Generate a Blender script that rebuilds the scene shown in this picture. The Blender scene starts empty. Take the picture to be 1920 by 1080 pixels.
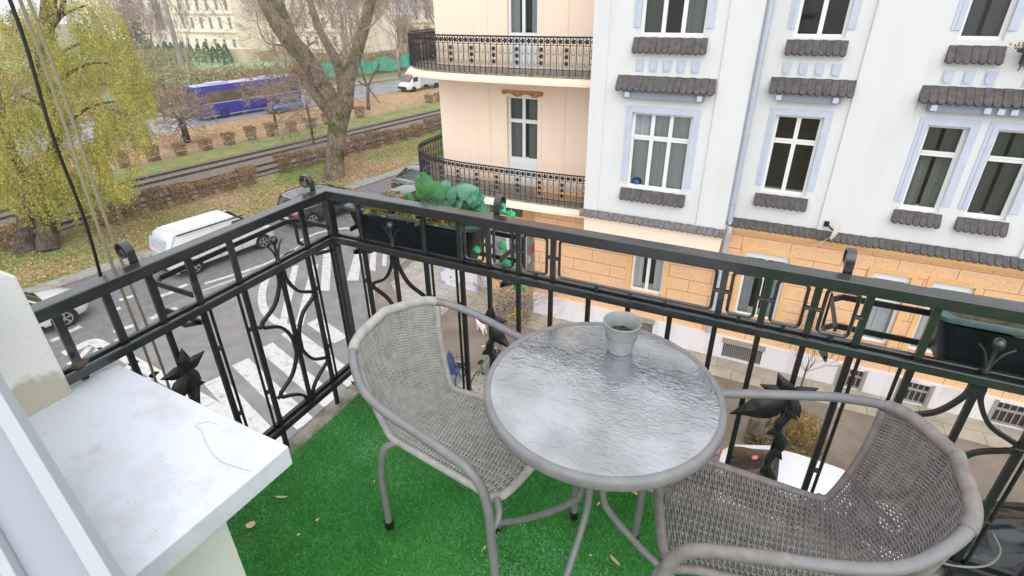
import bpy, bmesh, math, random
import numpy as np
from mathutils import Vector, Matrix, Euler, noise
PI = math.pi
R_ = math.radians
random.seed(7); rng = np.random.default_rng(7)
scene = bpy.context.scene
col = scene.collection
# ---------------------------------------------------------------- camera
CAM = Vector((0, 0, 10.6)); F_PX = 980.914; CX, CY = 960.04, 490.87
ROT = Euler((R_(63.44191683), R_(0.58360158), R_(25.54964454)), 'XYZ')
cam_d = bpy.data.cameras.new('camera'); cam = bpy.data.objects.new('camera', cam_d); col.objects.link(cam)
cam.location = CAM; cam.rotation_euler = ROT
cam_d.sensor_width = 36; cam_d.lens = 36 * F_PX / 1920
cam_d.shift_x = (960 - CX) / 1920; cam_d.shift_y = -(540 - CY) / 1920
cam_d.clip_start = 0.05; cam_d.clip_end = 1200
scene.camera = cam
RM = ROT.to_matrix()
def ray(px, py): return RM @ Vector(((px - CX) / F_PX, -(py - CY) / F_PX, -1))
def G(px, py, z=0.0):                     # a point of the photo on a horizontal plane
    d = ray(px, py); return CAM + d * ((z - CAM.z) / d.z)
def at(px, py, dep): return CAM + ray(px, py) * dep
def ony(px, py, y): d = ray(px, py); return CAM + d * (y / d.y)
def onx(px, py, x): d = ray(px, py); return CAM + d * (x / d.x)
# ---------------------------------------------------------------- world, sun, exposure
SUN_EL, SUN_AZ = R_(40), R_(150)
world = bpy.data.worlds.new('World'); scene.world = world; world.use_nodes = True
nt = world.node_tree; bg = nt.nodes['Background']
sky = nt.nodes.new('ShaderNodeTexSky'); sky.sky_type = 'NISHITA'; sky.sun_disc = False
sky.sun_elevation = SUN_EL; sky.sun_rotation = SUN_AZ; sky.dust_density = 3; sky.air_density = 1.0; sky.ozone_density = 1.0
hs = nt.nodes.new('ShaderNodeHueSaturation'); hs.inputs['Saturation'].default_value = 0.30
nt.links.new(sky.outputs[0], hs.inputs['Color'])
# overcast: an even cloud veil, brighter overhead, mixed over the sky texture
wtc = nt.nodes.new('ShaderNodeTexCoord'); wsp = nt.nodes.new('ShaderNodeSeparateXYZ'); nt.links.new(wtc.outputs['Generated'], wsp.inputs[0])
wmr = nt.nodes.new('ShaderNodeMapRange'); nt.links.new(wsp.outputs['Z'], wmr.inputs[0]); wmr.inputs[3].default_value = 5.2; wmr.inputs[4].default_value = 9.0
wcm = nt.nodes.new('ShaderNodeVectorMath'); wcm.operation = 'SCALE'; wcm.inputs[0].default_value = (.95, .975, 1.0); nt.links.new(wmr.outputs[0], wcm.inputs['Scale'])
wmx = nt.nodes.new('ShaderNodeMix'); wmx.data_type = 'RGBA'; wmx.inputs[0].default_value = .8
nt.links.new(hs.outputs[0], wmx.inputs[6]); nt.links.new(wcm.outputs[0], wmx.inputs[7]); nt.links.new(wmx.outputs[2], bg.inputs['Color'])
bg.inputs['Strength'].default_value = 0.15
sl = bpy.data.lights.new('sun', 'SUN'); sl.energy = 0.75; sl.angle = R_(70); sl.color = (1, 0.97, 0.93)
so = bpy.data.objects.new('sun', sl); col.objects.link(so)
sd = Vector((math.sin(SUN_AZ) * math.cos(SUN_EL), math.cos(SUN_AZ) * math.cos(SUN_EL), math.sin(SUN_EL)))
so.rotation_euler = (sd).to_track_quat('Z', 'Y').to_euler()
vs = scene.view_settings; vs.view_transform = 'Standard'; vs.look = 'None'; vs.exposure = 0.62; vs.gamma = 1; vs.use_curve_mapping = False
# ---------------------------------------------------------------- materials
def srgb(r, g, b):
    f = lambda c: (c / 12.92 if c <= .04045 else ((c + .055) / 1.055) ** 2.4)
    return (f(r / 255), f(g / 255), f(b / 255))
MATS = {}
def mat(name, c, rough=.6, metal=0.0, var=None, bump=None, spec=.5, c2=None, vscale=8, trans=0, ior=1.45, coat=0, alpha=1, detail=4, contrast=(.35, .65), sss=0):
    m = bpy.data.materials.new(name); m.use_nodes = True; t = m.node_tree; b = t.nodes['Principled BSDF']
    b.inputs['Base Color'].default_value = (*c, 1); b.inputs['Roughness'].default_value = rough; b.inputs['Metallic'].default_value = metal
    b.inputs['Specular IOR Level'].default_value = spec; b.inputs['IOR'].default_value = ior
    b.inputs['Transmission Weight'].default_value = trans; b.inputs['Coat Weight'].default_value = coat; b.inputs['Alpha'].default_value = alpha
    tc = t.nodes.new('ShaderNodeNewGeometry')
    if c2 is not None:
        n = t.nodes.new('ShaderNodeTexNoise'); n.inputs['Scale'].default_value = vscale; n.inputs['Detail'].default_value = detail
        t.links.new(tc.outputs['Position'], n.inputs['Vector'])
        r = t.nodes.new('ShaderNodeValToRGB'); r.color_ramp.elements[0].position = contrast[0]; r.color_ramp.elements[1].position = contrast[1]
        r.color_ramp.elements[0].color = (*c, 1); r.color_ramp.elements[1].color = (*c2, 1)
        t.links.new(n.outputs['Fac'], r.inputs[0]); t.links.new(r.outputs[0], b.inputs['Base Color'])
    if bump:
        n = t.nodes.new('ShaderNodeTexNoise'); n.inputs['Scale'].default_value = bump[0]; n.inputs['Detail'].default_value = 5
        t.links.new(tc.outputs['Position'], n.inputs['Vector'])
        bp = t.nodes.new('ShaderNodeBump'); bp.inputs['Strength'].default_value = bump[1]; bp.inputs['Distance'].default_value = bump[2] if len(bump) > 2 else .01
        t.links.new(n.outputs['Fac'], bp.inputs['Height']); t.links.new(bp.outputs[0], b.inputs['Normal'])
    MATS[name] = m; return m
def nodes(m): return m.node_tree, m.node_tree.nodes['Principled BSDF']
def tintmat(name, cols, rough=.6, trans=.25):
    """leaf material: every leaf carries its own random value 't'"""
    m = bpy.data.materials.new(name); m.use_nodes = True; t, b = nodes(m)
    a = t.nodes.new('ShaderNodeAttribute'); a.attribute_name = 't'
    r = t.nodes.new('ShaderNodeValToRGB'); e = r.color_ramp.elements
    while len(e) < len(cols): e.new(.5)
    for i, c in enumerate(cols): e[i].position = i / (len(cols) - 1); e[i].color = (*c, 1)
    t.links.new(a.outputs['Fac'], r.inputs[0]); t.links.new(r.outputs[0], b.inputs['Base Color'])
    b.inputs['Roughness'].default_value = rough; b.inputs['Specular IOR Level'].default_value = .3
    if trans:
        tr = t.nodes.new('ShaderNodeBsdfTranslucent'); t.links.new(r.outputs[0], tr.inputs['Color'])
        mx = t.nodes.new('ShaderNodeMixShader'); mx.inputs[0].default_value = trans
        out = t.nodes['Material Output']; t.links.new(b.outputs[0], mx.inputs[1]); t.links.new(tr.outputs[0], mx.inputs[2]); t.links.new(mx.outputs[0], out.inputs[0])
    MATS[name] = m; return m
M = MATS
mat('crack', srgb(176, 176, 186), .9)
mat('bag_blue', srgb(50, 66, 104), .6)
mat('iron', srgb(42, 43, 47), .28, 0, c2=srgb(32, 33, 36), vscale=30, bump=(120, .2, .002), spec=.9, coat=.35)
mat('iron_dark', srgb(30, 30, 33), .42, 0, c2=srgb(40, 38, 40), vscale=40, bump=(90, .3, .002))
mat('tube_grey', srgb(126, 125, 127), .42, 0.0, c2=srgb(116, 115, 118), vscale=25, bump=(300, .12, .001))
mat('rattan', srgb(172, 170, 166), .6, 0, c2=srgb(146, 143, 140), vscale=35, contrast=(.3, .75))
mat('rattan_brown', srgb(136, 130, 128), .6, 0, c2=srgb(110, 104, 102), vscale=35, contrast=(.3, .75))
mat('pot_metal', srgb(160, 164, 164), .45, .2, c2=srgb(146, 150, 150), vscale=20)
mat('soil', srgb(52, 44, 36), .95, 0, c2=srgb(84, 76, 58), vscale=60, bump=(120, 1, .01))
mat('dry_soil', srgb(96, 90, 66), .95, 0, c2=srgb(58, 56, 38), vscale=50, bump=(100, 1, .01))
mat('planter', srgb(16, 22, 28), .42, 0, c2=srgb(24, 32, 40), vscale=14, bump=(30, .1, .003))
mat('planter_rim', srgb(62, 88, 92), .4, 0, c2=srgb(84, 112, 112), vscale=30)
mat('green_film', srgb(60, 165, 125), .3, 0, c2=srgb(110, 195, 165), vscale=22, bump=(45, .8, .01), trans=.25, alpha=.82)
mat('green_net', srgb(40, 200, 120), .5, 0, c2=srgb(90, 225, 160), vscale=60, bump=(90, .8, .006))
mat('sill_white', srgb(206, 210, 220), .7, 0, bump=(6, .05, .01), c2=srgb(198, 202, 212), vscale=4)
mat('plaster', srgb(226, 226, 222), .85, 0, bump=(60, .35, .006), c2=srgb(214, 214, 208), vscale=5)
mat('pvc', srgb(168, 175, 180), .6)
mat('pvc_shaded', srgb(150, 155, 166), .5)  # darker copy of pvc: shade of the sash recess put into the colour
mat('pvc_seal', srgb(90, 88, 88), .5)
mat('rope', srgb(150, 142, 122), .9, 0, bump=(400, 1, .003))
mat('cable', srgb(18, 18, 18), .5)
mat('white_wall', srgb(234, 234, 235), .85, 0, c2=srgb(228, 229, 231), vscale=1.2, bump=(40, .1, .01))
mat('blue_trim', srgb(196, 203, 220), .7, 0, c2=srgb(188, 196, 214), vscale=4)
mat('grey_trim', srgb(142, 146, 158), .7)
mat('tile', srgb(100, 94, 94), .8, 0, c2=srgb(74, 70, 71), vscale=9, bump=(40, .6, .02), contrast=(.3, .7))
mat('tile_grey', srgb(128, 124, 122), .85, 0, c2=srgb(96, 92, 92), vscale=10, bump=(40, .6, .02))
mat('win_frame', srgb(232, 233, 234), .4)
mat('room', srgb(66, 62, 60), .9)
mat('curtain', srgb(205, 207, 210), .9)
mat('curtain_dark', srgb(118, 120, 118), .9)
mat('peach', srgb(252, 230, 210), .85, 0, c2=srgb(248, 225, 203), vscale=.8, bump=(30, .1, .01))
mat('peach_dark', srgb(232, 186, 130), .85, 0, c2=srgb(222, 176, 120), vscale=1.5)
mat('terra', srgb(190, 140, 96), .8)
mat('plinth', srgb(222, 218, 222), .85, 0, c2=srgb(206, 202, 206), vscale=2.5, bump=(25, .2, .01))
mat('zinc', srgb(190, 198, 210), .45, .3)
mat('asphalt', srgb(124, 121, 124), .75, 0, c2=srgb(106, 104, 106), vscale=3, bump=(200, .3, .01), detail=8)
mat('asphalt_side', srgb(136, 132, 133), .6, 0, c2=srgb(118, 115, 117), vscale=1.6, bump=(200, .3, .01), detail=8)
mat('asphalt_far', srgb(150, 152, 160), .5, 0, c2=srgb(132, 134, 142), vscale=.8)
mat('pave_brown', srgb(138, 126, 114), .85, 0, c2=srgb(116, 105, 95), vscale=1.1, bump=(120, .3, .01), detail=8)
mat('kerb', srgb(160, 156, 152), .8, 0, c2=srgb(128, 126, 122), vscale=5, bump=(60, .3, .01))
mat('paint_white', srgb(198, 196, 194), .8, 0, c2=srgb(146, 144, 144), vscale=5, contrast=(.5, .78), detail=10)
mat('concrete', srgb(166, 160, 150), .9, 0, c2=srgb(120, 114, 104), vscale=14, bump=(50, .8, .02))
mat('rail_steel', srgb(92, 84, 84), .5, .4)
mat('ballast', srgb(148, 136, 126), .95, 0, c2=srgb(108, 96, 88), vscale=6, bump=(30, 1, .05), detail=8)
mat('bark', srgb(118, 102, 88), .95, 0, c2=srgb(78, 66, 56), vscale=2.5, bump=(6, 1, .12), detail=8)
mat('bark_moss', srgb(136, 120, 104), .95, 0, c2=srgb(96, 96, 50), vscale=1.1, bump=(9, 1, .25), detail=10, contrast=(.47, .6))
mat('twig', srgb(160, 144, 128), .9, 0, c2=srgb(118, 100, 84), vscale=3)
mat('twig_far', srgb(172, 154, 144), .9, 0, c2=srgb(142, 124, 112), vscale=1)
mat('rubber', srgb(30, 30, 31), .8)
mat('rim', srgb(176, 178, 182), .3, .7)
mat('black_plastic', srgb(26, 26, 28), .5)
mat('car_glass', srgb(24, 30, 32), .06, 0, spec=.8, coat=.6)
mat('car_white', srgb(212, 213, 217), .25, 0, coat=.7)
mat('car_black', srgb(26, 27, 32), .10, .3, coat=1.0, spec=1.0); M['car_black'].node_tree.nodes['Principled BSDF'].inputs['Coat IOR'].default_value = 2.0; M['car_black'].node_tree.nodes['Principled BSDF'].inputs['Coat Roughness'].default_value = .08
mat('car_navy', srgb(24, 26, 40), .22, .2, coat=.8)
mat('car_blue', srgb(80, 110, 170), .25, .3, coat=.6)
mat('bus_blue', srgb(30, 28, 124), .4, 0, coat=.15, c2=srgb(46, 40, 150), vscale=1)
mat('leaf_pale', srgb(62, 116, 90), .5, 0, c2=srgb(98, 146, 120), vscale=12, bump=(60, .5, .004))
mat('bus_light', srgb(170, 170, 205), .4)
mat('bus_glass', srgb(120, 98, 88), .15, 0, spec=.8, c2=srgb(84, 72, 68), vscale=1.2)  # brown of the reflected trees is painted into the glass colour
mat('tail_red', srgb(190, 20, 24), .2, 0, coat=.8)
mat('lamp_clear', srgb(210, 215, 220), .12, 0, coat=.8)
mat('plate', srgb(230, 230, 230), .5)
mat('chrome', srgb(190, 190, 194), .15, .9)
mat('pink', srgb(226, 120, 120), .6)
mat('teal_netting', srgb(40, 165, 140), .8, 0, c2=srgb(80, 185, 160), vscale=.8)
mat('cream', srgb(250, 240, 222), .9)
mat('cream_trim', srgb(222, 198, 168), .9)
mat('roof_red', srgb(180, 110, 90), .9)
mat('far_window', srgb(96, 100, 96), .4)
mat('pole_grey', srgb(160, 158, 150), .7, 0, c2=srgb(140, 138, 130), vscale=1)
mat('fence_metal', srgb(178, 170, 164), .6, .2)
mat('field', srgb(150, 178, 140), .95, 0, c2=srgb(134, 166, 124), vscale=.12)
mat('dish_white', srgb(222, 214, 200), .6, 0, c2=srgb(205, 140, 80), vscale=3, contrast=(.42, .6))
mat('grille', srgb(158, 154, 146), .6, .2)
mat('blue_paint', srgb(40, 70, 140), .4)
mat('green_paint', srgb(30, 110, 84), .4)
mat('wood', srgb(96, 82, 66), .9, 0, c2=srgb(76, 66, 52), vscale=6)
mat('red_paint', srgb(190, 60, 66), .5)
mat('white_fur', srgb(222, 214, 208), .9)
mat('brown_fur', srgb(110, 76, 60), .9)
mat('shop_glass', srgb(150, 158, 160), .25, 0, c2=srgb(90, 98, 102), vscale=3, spec=.8)
mat('graffiti', srgb(212, 208, 214), .8, 0, c2=srgb(150, 156, 190), vscale=2.2, contrast=(.52, .58))
mat('yellow_leaf', srgb(205, 190, 60), .6)
mat('red_brown', srgb(128, 88, 70), .9)
# stained pier plaster
def stained():
    m = mat('pier_plaster', srgb(226, 226, 222), .9, 0, bump=(70, .5, .006)); t, b = nodes(m)
    g = t.nodes.new('ShaderNodeNewGeometry'); s = t.nodes.new('ShaderNodeSeparateXYZ'); t.links.new(g.outputs['Position'], s.inputs[0])
    n = t.nodes.new('ShaderNodeTexNoise'); n.inputs['Scale'].default_value = 9; n.inputs['Detail'].default_value = 6; t.links.new(g.outputs['Position'], n.inputs['Vector'])
    a = t.nodes.new('ShaderNodeMath'); a.operation = 'MULTIPLY_ADD'; t.links.new(n.outputs['Fac'], a.inputs[0]); a.inputs[1].default_value = .28; t.links.new(s.outputs['Z'], a.inputs[2])
    r = t.nodes.new('ShaderNodeMapRange'); r.inputs[1].default_value = 9.925; r.inputs[2].default_value = 9.945; t.links.new(a.outputs[0], r.inputs[0])
    mx = t.nodes.new('ShaderNodeMix'); mx.data_type = 'RGBA'; mx.inputs[6].default_value = (*srgb(186, 182, 164), 1); mx.inputs[7].default_value = (*srgb(228, 228, 224), 1)
    t.links.new(r.outputs[0], mx.inputs[0]); t.links.new(mx.outputs[2], b.inputs['Base Color'])
stained()
# rusticated ochre facade: blocks with a rough field inside a smooth margin
def rustic():
    m = mat('ochre_block', srgb(226, 176, 124), .9); t, b = nodes(m)
    g = t.nodes.new('ShaderNodeNewGeometry'); s = t.nodes.new('ShaderNodeSeparateXYZ'); t.links.new(g.outputs['Position'], s.inputs[0])
    c = t.nodes.new('ShaderNodeCombineXYZ'); t.links.new(s.outputs['X'], c.inputs[0]); t.links.new(s.outputs['Z'], c.inputs[1])
    bk = t.nodes.new('ShaderNodeTexBrick'); bk.inputs['Scale'].default_value = 1; bk.inputs['Brick Width'].default_value = 1.28; bk.inputs['Row Height'].default_value = .44
    bk.inputs['Mortar Size'].default_value = .012; bk.inputs['Mortar Smooth'].default_value = .1; t.links.new(c.outputs[0], bk.inputs['Vector'])
    bk2 = t.nodes.new('ShaderNodeTexBrick'); bk2.inputs['Scale'].default_value = 1; bk2.inputs['Brick Width'].default_value = 1.28; bk2.inputs['Row Height'].default_value = .44
    bk2.inputs['Mortar Size'].default_value = .055; bk2.inputs['Mortar Smooth'].default_value = 0; t.links.new(c.outputs[0], bk2.inputs['Vector'])
    v = t.nodes.new('ShaderNodeTexVoronoi'); v.inputs['Scale'].default_value = 20; t.links.new(c.outputs[0], v.inputs['Vector'])
    inv = t.nodes.new('ShaderNodeMath'); inv.operation = 'SUBTRACT'; inv.inputs[0].default_value = 1; t.links.new(bk2.outputs['Fac'], inv.inputs[1])
    mr = t.nodes.new('ShaderNodeMapRange'); mr.inputs[1].default_value = .15; mr.inputs[2].default_value = .45; t.links.new(v.outputs['Distance'], mr.inputs[0]); mr.inputs[3].default_value = 1; mr.inputs[4].default_value = 0
    mu = t.nodes.new('ShaderNodeMath'); mu.operation = 'MULTIPLY'; t.links.new(inv.outputs[0], mu.inputs[0]); t.links.new(mr.outputs[0], mu.inputs[1])
    ad = t.nodes.new('ShaderNodeMath'); ad.operation = 'MULTIPLY_ADD'; t.links.new(mu.outputs[0], ad.inputs[0]); ad.inputs[1].default_value = .32; t.links.new(bk.outputs['Fac'], ad.inputs[2])
    bp = t.nodes.new('ShaderNodeBump'); bp.invert = True; bp.inputs['Strength'].default_value = .9; bp.inputs['Distance'].default_value = .03
    t.links.new(ad.outputs[0], bp.inputs['Height']); t.links.new(bp.outputs[0], b.inputs['Normal'])
    mx = t.nodes.new('ShaderNodeMix'); mx.data_type = 'RGBA'; mx.inputs[6].default_value = (*srgb(232, 188, 146), 1); mx.inputs[7].default_value = (*srgb(192, 144, 102), 1)
    t.links.new(ad.outputs[0], mx.inputs[0]); t.links.new(mx.outputs[2], b.inputs['Base Color'])
rustic()
def slabs(name, c1, c2, mortar, w, h, rough=.85, rot=0):
    m = mat(name, c1, rough); t, b = nodes(m)
    g = t.nodes.new('ShaderNodeNewGeometry'); mp = t.nodes.new('ShaderNodeMapping'); mp.inputs['Rotation'].default_value = (0, 0, rot); t.links.new(g.outputs['Position'], mp.inputs['Vector'])
    bk = t.nodes.new('ShaderNodeTexBrick'); bk.inputs['Scale'].default_value = 1; bk.inputs['Brick Width'].default_value = w; bk.inputs['Row Height'].default_value = h
    bk.inputs['Mortar Size'].default_value = .012; bk.inputs['Color1'].default_value = (*c1, 1); bk.inputs['Color2'].default_value = (*c2, 1); bk.inputs['Mortar'].default_value = (*mortar, 1)
    n = t.nodes.new('ShaderNodeTexNoise'); n.inputs['Scale'].default_value = 2.2; n.inputs['Detail'].default_value = 8; t.links.new(g.outputs['Position'], n.inputs['Vector'])
    mx = t.nodes.new('ShaderNodeMix'); mx.data_type = 'RGBA'; mx.blend_type = 'MULTIPLY'; mx.inputs[0].default_value = .5
    t.links.new(mp.outputs[0], bk.inputs['Vector']); t.links.new(bk.outputs['Color'], mx.inputs[6]); 
    r = t.nodes.new('ShaderNodeMapRange'); r.inputs[1].default_value = .3; r.inputs[2].default_value = .7; r.inputs[3].default_value = .6; r.inputs[4].default_value = 1.15; t.links.new(n.outputs['Fac'], r.inputs[0])
    t.links.new(r.outputs[0], mx.inputs[7]); t.links.new(mx.outputs[2], b.inputs['Base Color'])
slabs('stone_slabs', srgb(176, 168, 150), srgb(164, 156, 140), srgb(128, 118, 104), .9, .55)
slabs('corner_slabs', srgb(178, 172, 164), srgb(166, 160, 152), srgb(130, 124, 118), .5, .5)
# leaf-littered lawn
def lawn():
    m = mat('lawn', srgb(112, 122, 56), .95, bump=(14, .8, .05)); t, b = nodes(m)
    g = t.nodes.new('ShaderNodeNewGeometry')
    def nz(sc, d=6):
        n = t.nodes.new('ShaderNodeTexNoise'); n.inputs['Scale'].default_value = sc; n.inputs['Detail'].default_value = d; t.links.new(g.outputs['Position'], n.inputs['Vector']); return n
    a = nz(.22, 8); c = nz(9, 8)
    r1 = t.nodes.new('ShaderNodeValToRGB'); e = r1.color_ramp.elements; e[0].position = .35; e[0].color = (*srgb(112, 134, 58), 1); e[1].position = .62; e[1].color = (*srgb(168, 146, 112), 1)
    x = e.new(.48); x.color = (*srgb(140, 138, 84), 1)
    t.links.new(a.outputs['Fac'], r1.inputs[0])
    r2 = t.nodes.new('ShaderNodeValToRGB'); e = r2.color_ramp.elements; e[0].position = .38; e[0].color = (.42, .42, .42, 1); e[1].position = .64; e[1].color = (1.35, 1.3, 1.25, 1)
    t.links.new(c.outputs['Fac'], r2.inputs[0])
    mx = t.nodes.new('ShaderNodeMix'); mx.data_type = 'RGBA'; mx.blend_type = 'MULTIPLY'; mx.inputs[0].default_value = 1
    t.links.new(r1.outputs[0], mx.inputs[6]); t.links.new(r2.outputs[0], mx.inputs[7]); t.links.new(mx.outputs[2], b.inputs['Base Color'])
lawn()
mat('lawn_green', srgb(104, 128, 62), .95, 0, c2=srgb(146, 138, 88), vscale=.9, bump=(10, .8, .05), detail=8)
mat('leaf_strip', srgb(182, 146, 116), .95, 0, c2=srgb(150, 130, 84), vscale=1.2, bump=(10, .8, .05), detail=8)
mat('turf_base', srgb(42, 112, 40), .95, 0, c2=srgb(60, 136, 62), vscale=5)
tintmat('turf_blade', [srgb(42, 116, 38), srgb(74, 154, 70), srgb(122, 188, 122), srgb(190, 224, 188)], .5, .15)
tintmat('leaf_willow', [srgb(104, 112, 42), srgb(146, 150, 58), srgb(182, 176, 78), srgb(206, 192, 106), srgb(136, 130, 72)], .6, .35)
tintmat('leaf_brown', [srgb(160, 124, 100), srgb(196, 160, 130), srgb(124, 100, 78), srgb(150, 140, 84)], .8, .2)
tintmat('leaf_green', [srgb(44, 96, 50), srgb(70, 122, 62), srgb(110, 136, 76)], .7, .25)
tintmat('leaf_mix', [srgb(70, 84, 34), srgb(134, 140, 58), srgb(176, 150, 70), srgb(186, 110, 70), srgb(120, 130, 56)], .7, .3)
tintmat('leaf_conifer', [srgb(58, 78, 66), srgb(80, 104, 88), srgb(48, 66, 56)], .8, .1)
tintmat('leaf_thuja', [srgb(72, 112, 66), srgb(96, 138, 84), srgb(112, 140, 84)], .8, .15)
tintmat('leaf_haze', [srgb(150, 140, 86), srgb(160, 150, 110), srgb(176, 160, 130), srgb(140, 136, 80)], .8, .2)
tintmat('litter', [srgb(190, 140, 96), srgb(206, 172, 120), srgb(150, 104, 70), srgb(214, 196, 150)], .8, .1)
tintmat('leaf_purple', [srgb(120, 90, 100), srgb(96, 66, 76), srgb(150, 120, 120), srgb(170, 150, 90)], .8, .1)
# patterned glass table top
def tglass():
    m = mat('table_glass', srgb(128, 134, 138), .05, 0, spec=1.0, trans=.35, ior=2.3, coat=0); t, b = nodes(m)
    g = t.nodes.new('ShaderNodeNewGeometry'); mp = t.nodes.new('ShaderNodeMapping'); mp.inputs['Rotation'].default_value = (0, 0, R_(25)); mp.inputs['Scale'].default_value = (1, 1.9, 1); t.links.new(g.outputs['Position'], mp.inputs['Vector'])
    n = t.nodes.new('ShaderNodeTexNoise'); n.inputs['Scale'].default_value = 44; n.inputs['Detail'].default_value = 2; n.inputs['Distortion'].default_value = 1.0; t.links.new(mp.outputs[0], n.inputs['Vector'])
    bp = t.nodes.new('ShaderNodeBump'); bp.inputs['Strength'].default_value = .26; bp.inputs['Distance'].default_value = .004
    t.links.new(n.outputs['Fac'], bp.inputs['Height']); t.links.new(bp.outputs[0], b.inputs['Normal'])
    n2 = t.nodes.new('ShaderNodeTexNoise'); n2.inputs['Scale'].default_value = 7; n2.inputs['Detail'].default_value = 6; t.links.new(g.outputs['Position'], n2.inputs['Vector'])
    r = t.nodes.new('ShaderNodeValToRGB'); r.color_ramp.elements[0].position = .38; r.color_ramp.elements[1].position = .68; r.color_ramp.elements[0].color = (*srgb(100, 106, 112), 1); r.color_ramp.elements[1].color = (*srgb(166, 172, 180), 1)
    t.links.new(n2.outputs['Fac'], r.inputs[0]); t.links.new(r.outputs[0], b.inputs['Base Color'])
    r2 = t.nodes.new('ShaderNodeMapRange'); r2.inputs[1].default_value = .4; r2.inputs[2].default_value = .65; r2.inputs[3].default_value = .03; r2.inputs[4].default_value = .14; t.links.new(n2.outputs['Fac'], r2.inputs[0]); t.links.new(r2.outputs[0], b.inputs['Roughness'])
tglass()
# window pane: clear but reflective
def pane():
    m = bpy.data.materials.new('pane'); m.use_nodes = True; t = m.node_tree; t.nodes.remove(t.nodes['Principled BSDF'])
    tr = t.nodes.new('ShaderNodeBsdfTransparent'); gl = t.nodes.new('ShaderNodeBsdfGlossy'); gl.inputs['Roughness'].default_value = .03
    fr = t.nodes.new('ShaderNodeFresnel'); fr.inputs['IOR'].default_value = 1.55; mx = t.nodes.new('ShaderNodeMixShader')
    tr.inputs['Color'].default_value = (.8, .84, .84, 1)
    t.links.new(fr.outputs[0], mx.inputs[0]); t.links.new(tr.outputs[0], mx.inputs[1]); t.links.new(gl.outputs[0], mx.inputs[2]); t.links.new(mx.outputs[0], t.nodes['Material Output'].inputs[0])
    M['pane'] = m
pane()
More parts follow.
